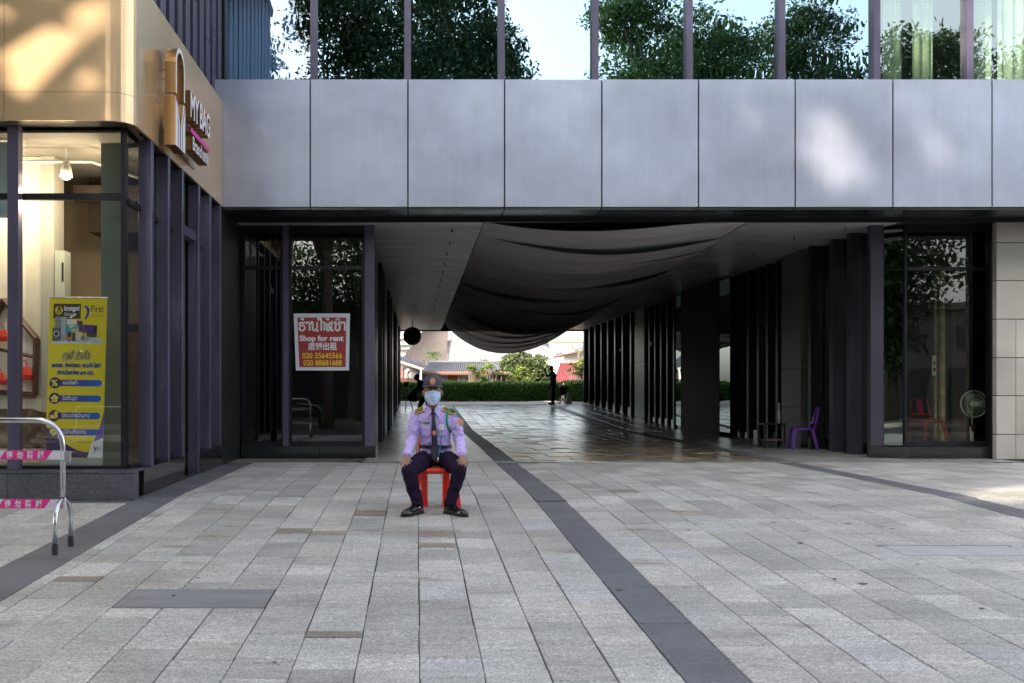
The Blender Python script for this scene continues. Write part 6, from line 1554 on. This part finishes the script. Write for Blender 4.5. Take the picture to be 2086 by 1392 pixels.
part('white_wall', MB().box(Q(1100,0,Yt).x, Q(1165,0,Yt).x, Yt-3, Yt-2.7, -1.2, Q(0,735,Yt).z), K['white'], HT)
# right houses
Yr = 84; HR = thing('white_house', 'bright white walled house with grey roof at the right end of the opening', 'house', (14, Yr, -1))
part('wall', MB().box(Q(1150,0,Yr).x, Q(1260,0,Yr).x, Yr, Yr+.3, -1.2, Q(0,713,Yr).z), K['white'], HR)
corr(m := MB(), Q(1128,727,Yr-1.5), Q(1260,700,Yr-1.5), Q(1260,690,Yr+2), Q(1135,720,Yr+2), 20, .05); part('roof', m, tile_m, HR, smooth=True)
part('bargeboard', MB().tube([Q(1128,728,Yr-1.6), Q(1260,700,Yr-1.6)], .10, 4), mat('brown_dark', (.12,.07,.05), .6), HR)
Yb = 110; HB = thing('far_grey_roof_house', 'long grey roofed building in the distance at the right of the great hall', 'house', (18, Yb, -1))
corr(m := MB(), Q(1117,722,Yb-4), Q(1260,716,Yb-4), Q(1260,697,Yb+3), Q(1119,699,Yb+3), 40, .06); part('roof', m, mat('w_mid_grey_sheet', (.34,.33,.33), .8, noise=((.6,.6,.6), .15, 3)), HB, smooth=True)
part('wall', MB().box(Q(1120,0,Yb).x, Q(1262,0,Yb).x, Yb+3, Yb+3.4, -1.2, Q(0,698,Yb).z), K['cream'], HB)
part('gutter', MB().tube([Q(1119,698,Yb+2.8), Q(1260,696,Yb+2.8)], .12, 5), mat('brown_dark', (.25,.15,.08), .6), HB)
Yd = 66; HD = thing('red_roof_house', 'small house with bright red sheet roof behind the right end of the hedge', 'house', (10, Yd, -1))
corr(m := MB(), Q(1125,783,Yd-2.2), Q(1200,783,Yd-2.2), Q(1200,742,Yd+1.8), Q(1141,742,Yd+1.8), 17, .06); part('roof', m, mat('w_red_sheet', (.34,.07,.075), .5, noise=((1,1,1), .12, 3)), HD, smooth=True)
part('ridge', MB().tube([Q(1140,741.5,Yd+1.8), Q(1200,741.5,Yd+1.8)], .08, 6), mat('w_red_sheet', (.4,.05,.05), .5), HD)
part('wall', MB().box(Q(1130,0,Yd).x, Q(1200,0,Yd).x, Yd-1.2, Yd-1, -1.2, Q(0,784,Yd).z), mat('pink_render', (.55,.42,.40), .8), HD)
Yw = 105; HE = thing('striped_far_house', 'far pale building with banded eaves seen left of the hanging ball', 'house', (-3, Yw, -1))
part('wall', MB().box(Q(780,0,Yw).x, Q(838,0,Yw).x, Yw, Yw+.4, -1.2, Q(0,684,Yw).z), K['white'], HE)
for k, py in enumerate((690, 702, 712)): part('eave', MB().box(Q(780,0,Yw).x, Q(838,0,Yw).x, Yw-.5-.2*k, Yw-.05, Q(0,py+2.5,Yw).z, Q(0,py,Yw).z), tile_m, HE)
# ---- plants behind the hedge
def pxr(px, Y): return px/F*Y
def blob(px, py, Y, rpx, rz=None): c = Q(px,py,Y); r = rpx/F*Y; return (c.x,c.y,c.z,r,r*.9,(rz or rpx)/F*Y)
tree('leafy_tree', 'broad dense tree with grey green leaves behind the standing man', (Q(1072,0,57).x, 57, -1.2),
     [blob(1048,738,57,26,20), blob(1075,752,57,34,26), blob(1100,745,57,24,22), blob(1062,728,57,20,13), blob(1108,762,57,22,20), blob(1030,745,57,14,14), blob(1085,775,57,34,14), blob(1060,765,57,22,16)], 15000, .16, 'bush', 2.2, .16, None, 6, False, .14, 26)
def palm(label, px, py_top, Y, r, group=None, nf=15):
    c = Q(px, py_top, Y); t = thing('palm_tree', label, 'palm', (c.x, Y, -1.2), group)
    part('trunk', MB().tube([(c.x,Y,-1.2),(c.x+.05,Y,c.z-.5*0)], [.11,.07], 8), bark, t, smooth=True)
    for k in range(nf):
        a = 2*PI*k/nf+.3; el = .5 + .55*math.sin(k*2.4); m = MB(); n = 7; rib = []
        for j in range(n+1):
            u = j/n; d_ = r*u*math.cos(el*.6); rib.append(Vector((c.x+math.cos(a)*d_, Y+math.sin(a)*d_, c.z + r*(math.sin(el)*u - .75*u*u))))
        side = Vector((-math.sin(a), math.cos(a), 0))
        for j in range(n):
            for s_ in (-1,1):
                b0 = rib[j]; b1 = rib[j+1]; w0 = r*.22*math.sin(PI*min(.95,(j+.8)/n)); m.add([b0, b0.lerp(b1,.55), b0.lerp(b1,.9)+side*s_*w0+Vector((0,0,-w0*.6))], [(0,1,2)])
        part('frond', m, LM['mid'], t)
palm('palm with drooping fronds rising above the wooden house roof at left', 881, 722, 68, .95, nf=20)
palm('small palm top showing over the middle of the wooden roof', 951, 738, 66, .5, 'small palm tops above the wooden roof', 9)
palm('wider small palm top showing over the right half of the wooden roof', 985, 735, 66, .6, 'small palm tops above the wooden roof', 11)
def frangi(label, px, py, Y, n=7, r=.5, lm='yellow', zb=None):
    c = Q(px, py, Y); t = thing('frangipani', label, 'shrub', (c.x, Y, zg-1.0), 'yellow green leafy shrubs behind the hedge'); base = Vector((c.x, Y, zg-1.6))
    for k in range(n):
        a = rng.uniform(0, 6.28); tip = Vector((c.x+math.cos(a)*r*rng.uniform(.3,1), Y+math.sin(a)*.4, c.z + rng.uniform(-.35,.25)))
        part('branch', MB().tube([base, base.lerp(tip,.5)+Vector((0,0,.1)), tip], [.05,.035,.02], 5), bark, t, smooth=True)
        m = MB()
        for j in range(11):
            a2 = 2*PI*j/11+k; e_ = rng.uniform(.0,.9); d = Vector((math.cos(a2)*math.cos(e_), math.sin(a2)*math.cos(e_), math.sin(e_))); s_ = Vector((-math.sin(a2),math.cos(a2),0))*.055; L_ = rng.uniform(.28,.42)
            m.add([tip, tip+d*L_*.5+s_, tip+d*L_+Vector((0,0,-.05)), tip+d*L_*.5-s_], [(0,1,2,3)])
        part('leaf_cluster', m, LM[lm], t)
for i, (px, py, lab, lm) in enumerate(((968,756,'leftmost yellow green shrub against the wooden wall','yellow'), (998,750,'yellow green shrub in front of the middle of the wooden house','yellow'), (1022,760,'broad leaved shrub under the right eave of the wooden house','mid'), (1046,762,'yellow leaved shrub right of the wooden house windows','yellow'), (1062,770,'low yellow green shrub at the foot of the dense tree','yellow'), (1000,772,'low green shrub just above the hedge top','mid'), (1174,752,'tall green shrub in front of the red roof','mid'), (1188,745,'yellow green shrub at the right edge of the opening','yellow'))):
    frangi(lab, px, py, 53.5 if i < 6 else 52.5, 11 if i > 5 else 9, .65 if i < 6 else .5, lm)
BTt = thing('bare_tree', 'bare dead tree trunk with short stub branches against the white house', 'tree', (Q(1180,0,60).x, 60, -1.2))
c = Q(1180,715,60); part('trunk', MB().tube([(c.x,60,-1.2),(c.x-.02,60,c.z-1),(c.x,60,c.z)], [.13,.09,.07], 7), bark, BTt)
for dx, dz in ((-.45,.25),(.5,.3),(-.25,.1),(.3,.12)): part('branch', MB().tube([(c.x,60,c.z-.15),(c.x+dx*.5,60,c.z+.05),(c.x+dx,60.1,c.z+dz)], [.06,.05,.03], 6), bark, BTt)
# ============================================================ TREES BEHIND THE CAMERA (seen in the glass, they shade the plaza)
G1 = 'street trees behind the camera'
def big(label, x, y, h, blobs, n, ls=.34, lm='dark', gaps=True, group=G1, cr=.15, cl=30):
    tree('street_tree', label, (x, y, gz(y)), blobs, n, ls, lm, h, .28, group, 14, gaps, cr, cl, .25)
big('street tree mirrored at the left of the upper windows', -4, -10, 9, [(-7.6,-10,14.5,1.7),(-3.6,-10,12.2,2.3),(-1.5,-10.5,14.3,2.7),(-3,-9,17,2.4)], 48600, .21, 'dark', True, G1, .17, 110)
big('street tree mirrored in the middle upper windows', 4, -11, 9, [(1.6,-11,13,3.2),(2.9,-11,15.5,1.9),(1.2,-10,17,2.2),(5.9,-11,11.2,1.6)], 43200, .21, 'dark', True, G1, .17, 110)
big('street tree mirrored right of the bright sky gap', 12, -10, 9, [(9.8,-10,13,2.6),(12.4,-11,15.2,2.4),(9.0,-9.6,16.6,1.7),(14.2,-10.5,12.2,2.0)], 45900, .21, 'mid', True, G1, .17, 110)
big('street tree mirrored over the right panels', 19, -12, 8, [(18.3,-12,12.8,3.0),(21.8,-11,14.3,2.6),(17.2,-12,16.3,1.9)], 45900, .21, 'dark', True, G1, .17, 110)
big('street tree mirrored at the far right windows', 27, -11, 8, [(26.5,-11,12,3.5),(29,-11,14.5,3)], 32400, .21, 'mid', True, G1, .17, 110)
big('low shading tree behind the camera', 7.5, -16, 5, [(0,-17,8,4,3,4.5),(8,-18,8.5,4.5,3,5),(16,-18,8.5,4.5,3,5),(24,-18,8,4.5,3,5)], 14000, .42, 'dark', True, G1)
# trees added out of the frame at the left to keep sun off the plaza
G2 = 'unseen shade trees added left of the plaza'
random.seed(21)
for i, (x, y) in enumerate(((-14,-14),(-15,-6),(-14,2),(-20,-10),(-21,-1),(-13,-21),(-18,-13),(-18,-5),(-17.5,4),(-15.5,-10))):
    bl = []
    for k in range(9):
        bl.append((x+random.uniform(-2.2,2.2), y+random.uniform(-3.2,3.2), 5+2.0*k+random.uniform(-.5,.5), 2.9))
    big(('dense added shade tree at the near left of the street','dense added shade tree left of the camera','dense added shade tree beside the shop corner','tall added shade tree in the second row by the street','tall added shade tree in the second row by the shop','tall added shade tree farthest back at the left','broad added shade tree between the rows at the back','broad added shade tree between the rows by the street','broad added shade tree between the rows by the shop','slim added shade tree filling the front row')[i], x, y, 12, bl, 25000, .55, 'dark', True, G2, .22)

# ============================================================ UNSEEN ROW ADDED ACROSS THE ROAD TO DARKEN THE GLASS REFLECTIONS
OB = thing('added_shophouse_row', 'low row of grey shophouses added behind the camera to darken the glass reflections', 'building', (5, -26, -.5))
gw = mat('w_street_render', (.20,.19,.18), .8, noise=((.5,.5,.5), .2, 4)); dg_ = mat('shutter_dark', (.04,.045,.05), .5)
part('wall', MB().box(-60, 70, -30, -26, -.6, 6.2), gw, OB)
part('cornice', MB().box(-60, 70, -25.99, -25.6, 6.0, 6.4), gw, OB)
for k in range(26):
    x = -58+k*5
    f = part('shutter', MB().box(x, x+3.8, -25.98, -25.9, -.5, 2.4), dg_, OB)
    part('window', MB().box(x+.5, x+1.6, -25.98, -25.9, 3.6, 5.0).box(x+2.2, x+3.3, -25.98, -25.9, 3.6, 5.0), dg_, OB)
big('leafy roadside tree before the shophouses at the left', -3, -20, 5, [(-3,-20,7.5,3),(-7,-21,6.5,2.6)], 16000, .25, 'mid', True, G1, .2)
big('leafy roadside tree before the shophouses at the right', 21, -20, 5, [(21,-20,7.5,3.2),(26,-21,7,2.6)], 16000, .25, 'dark', True, G1, .2)
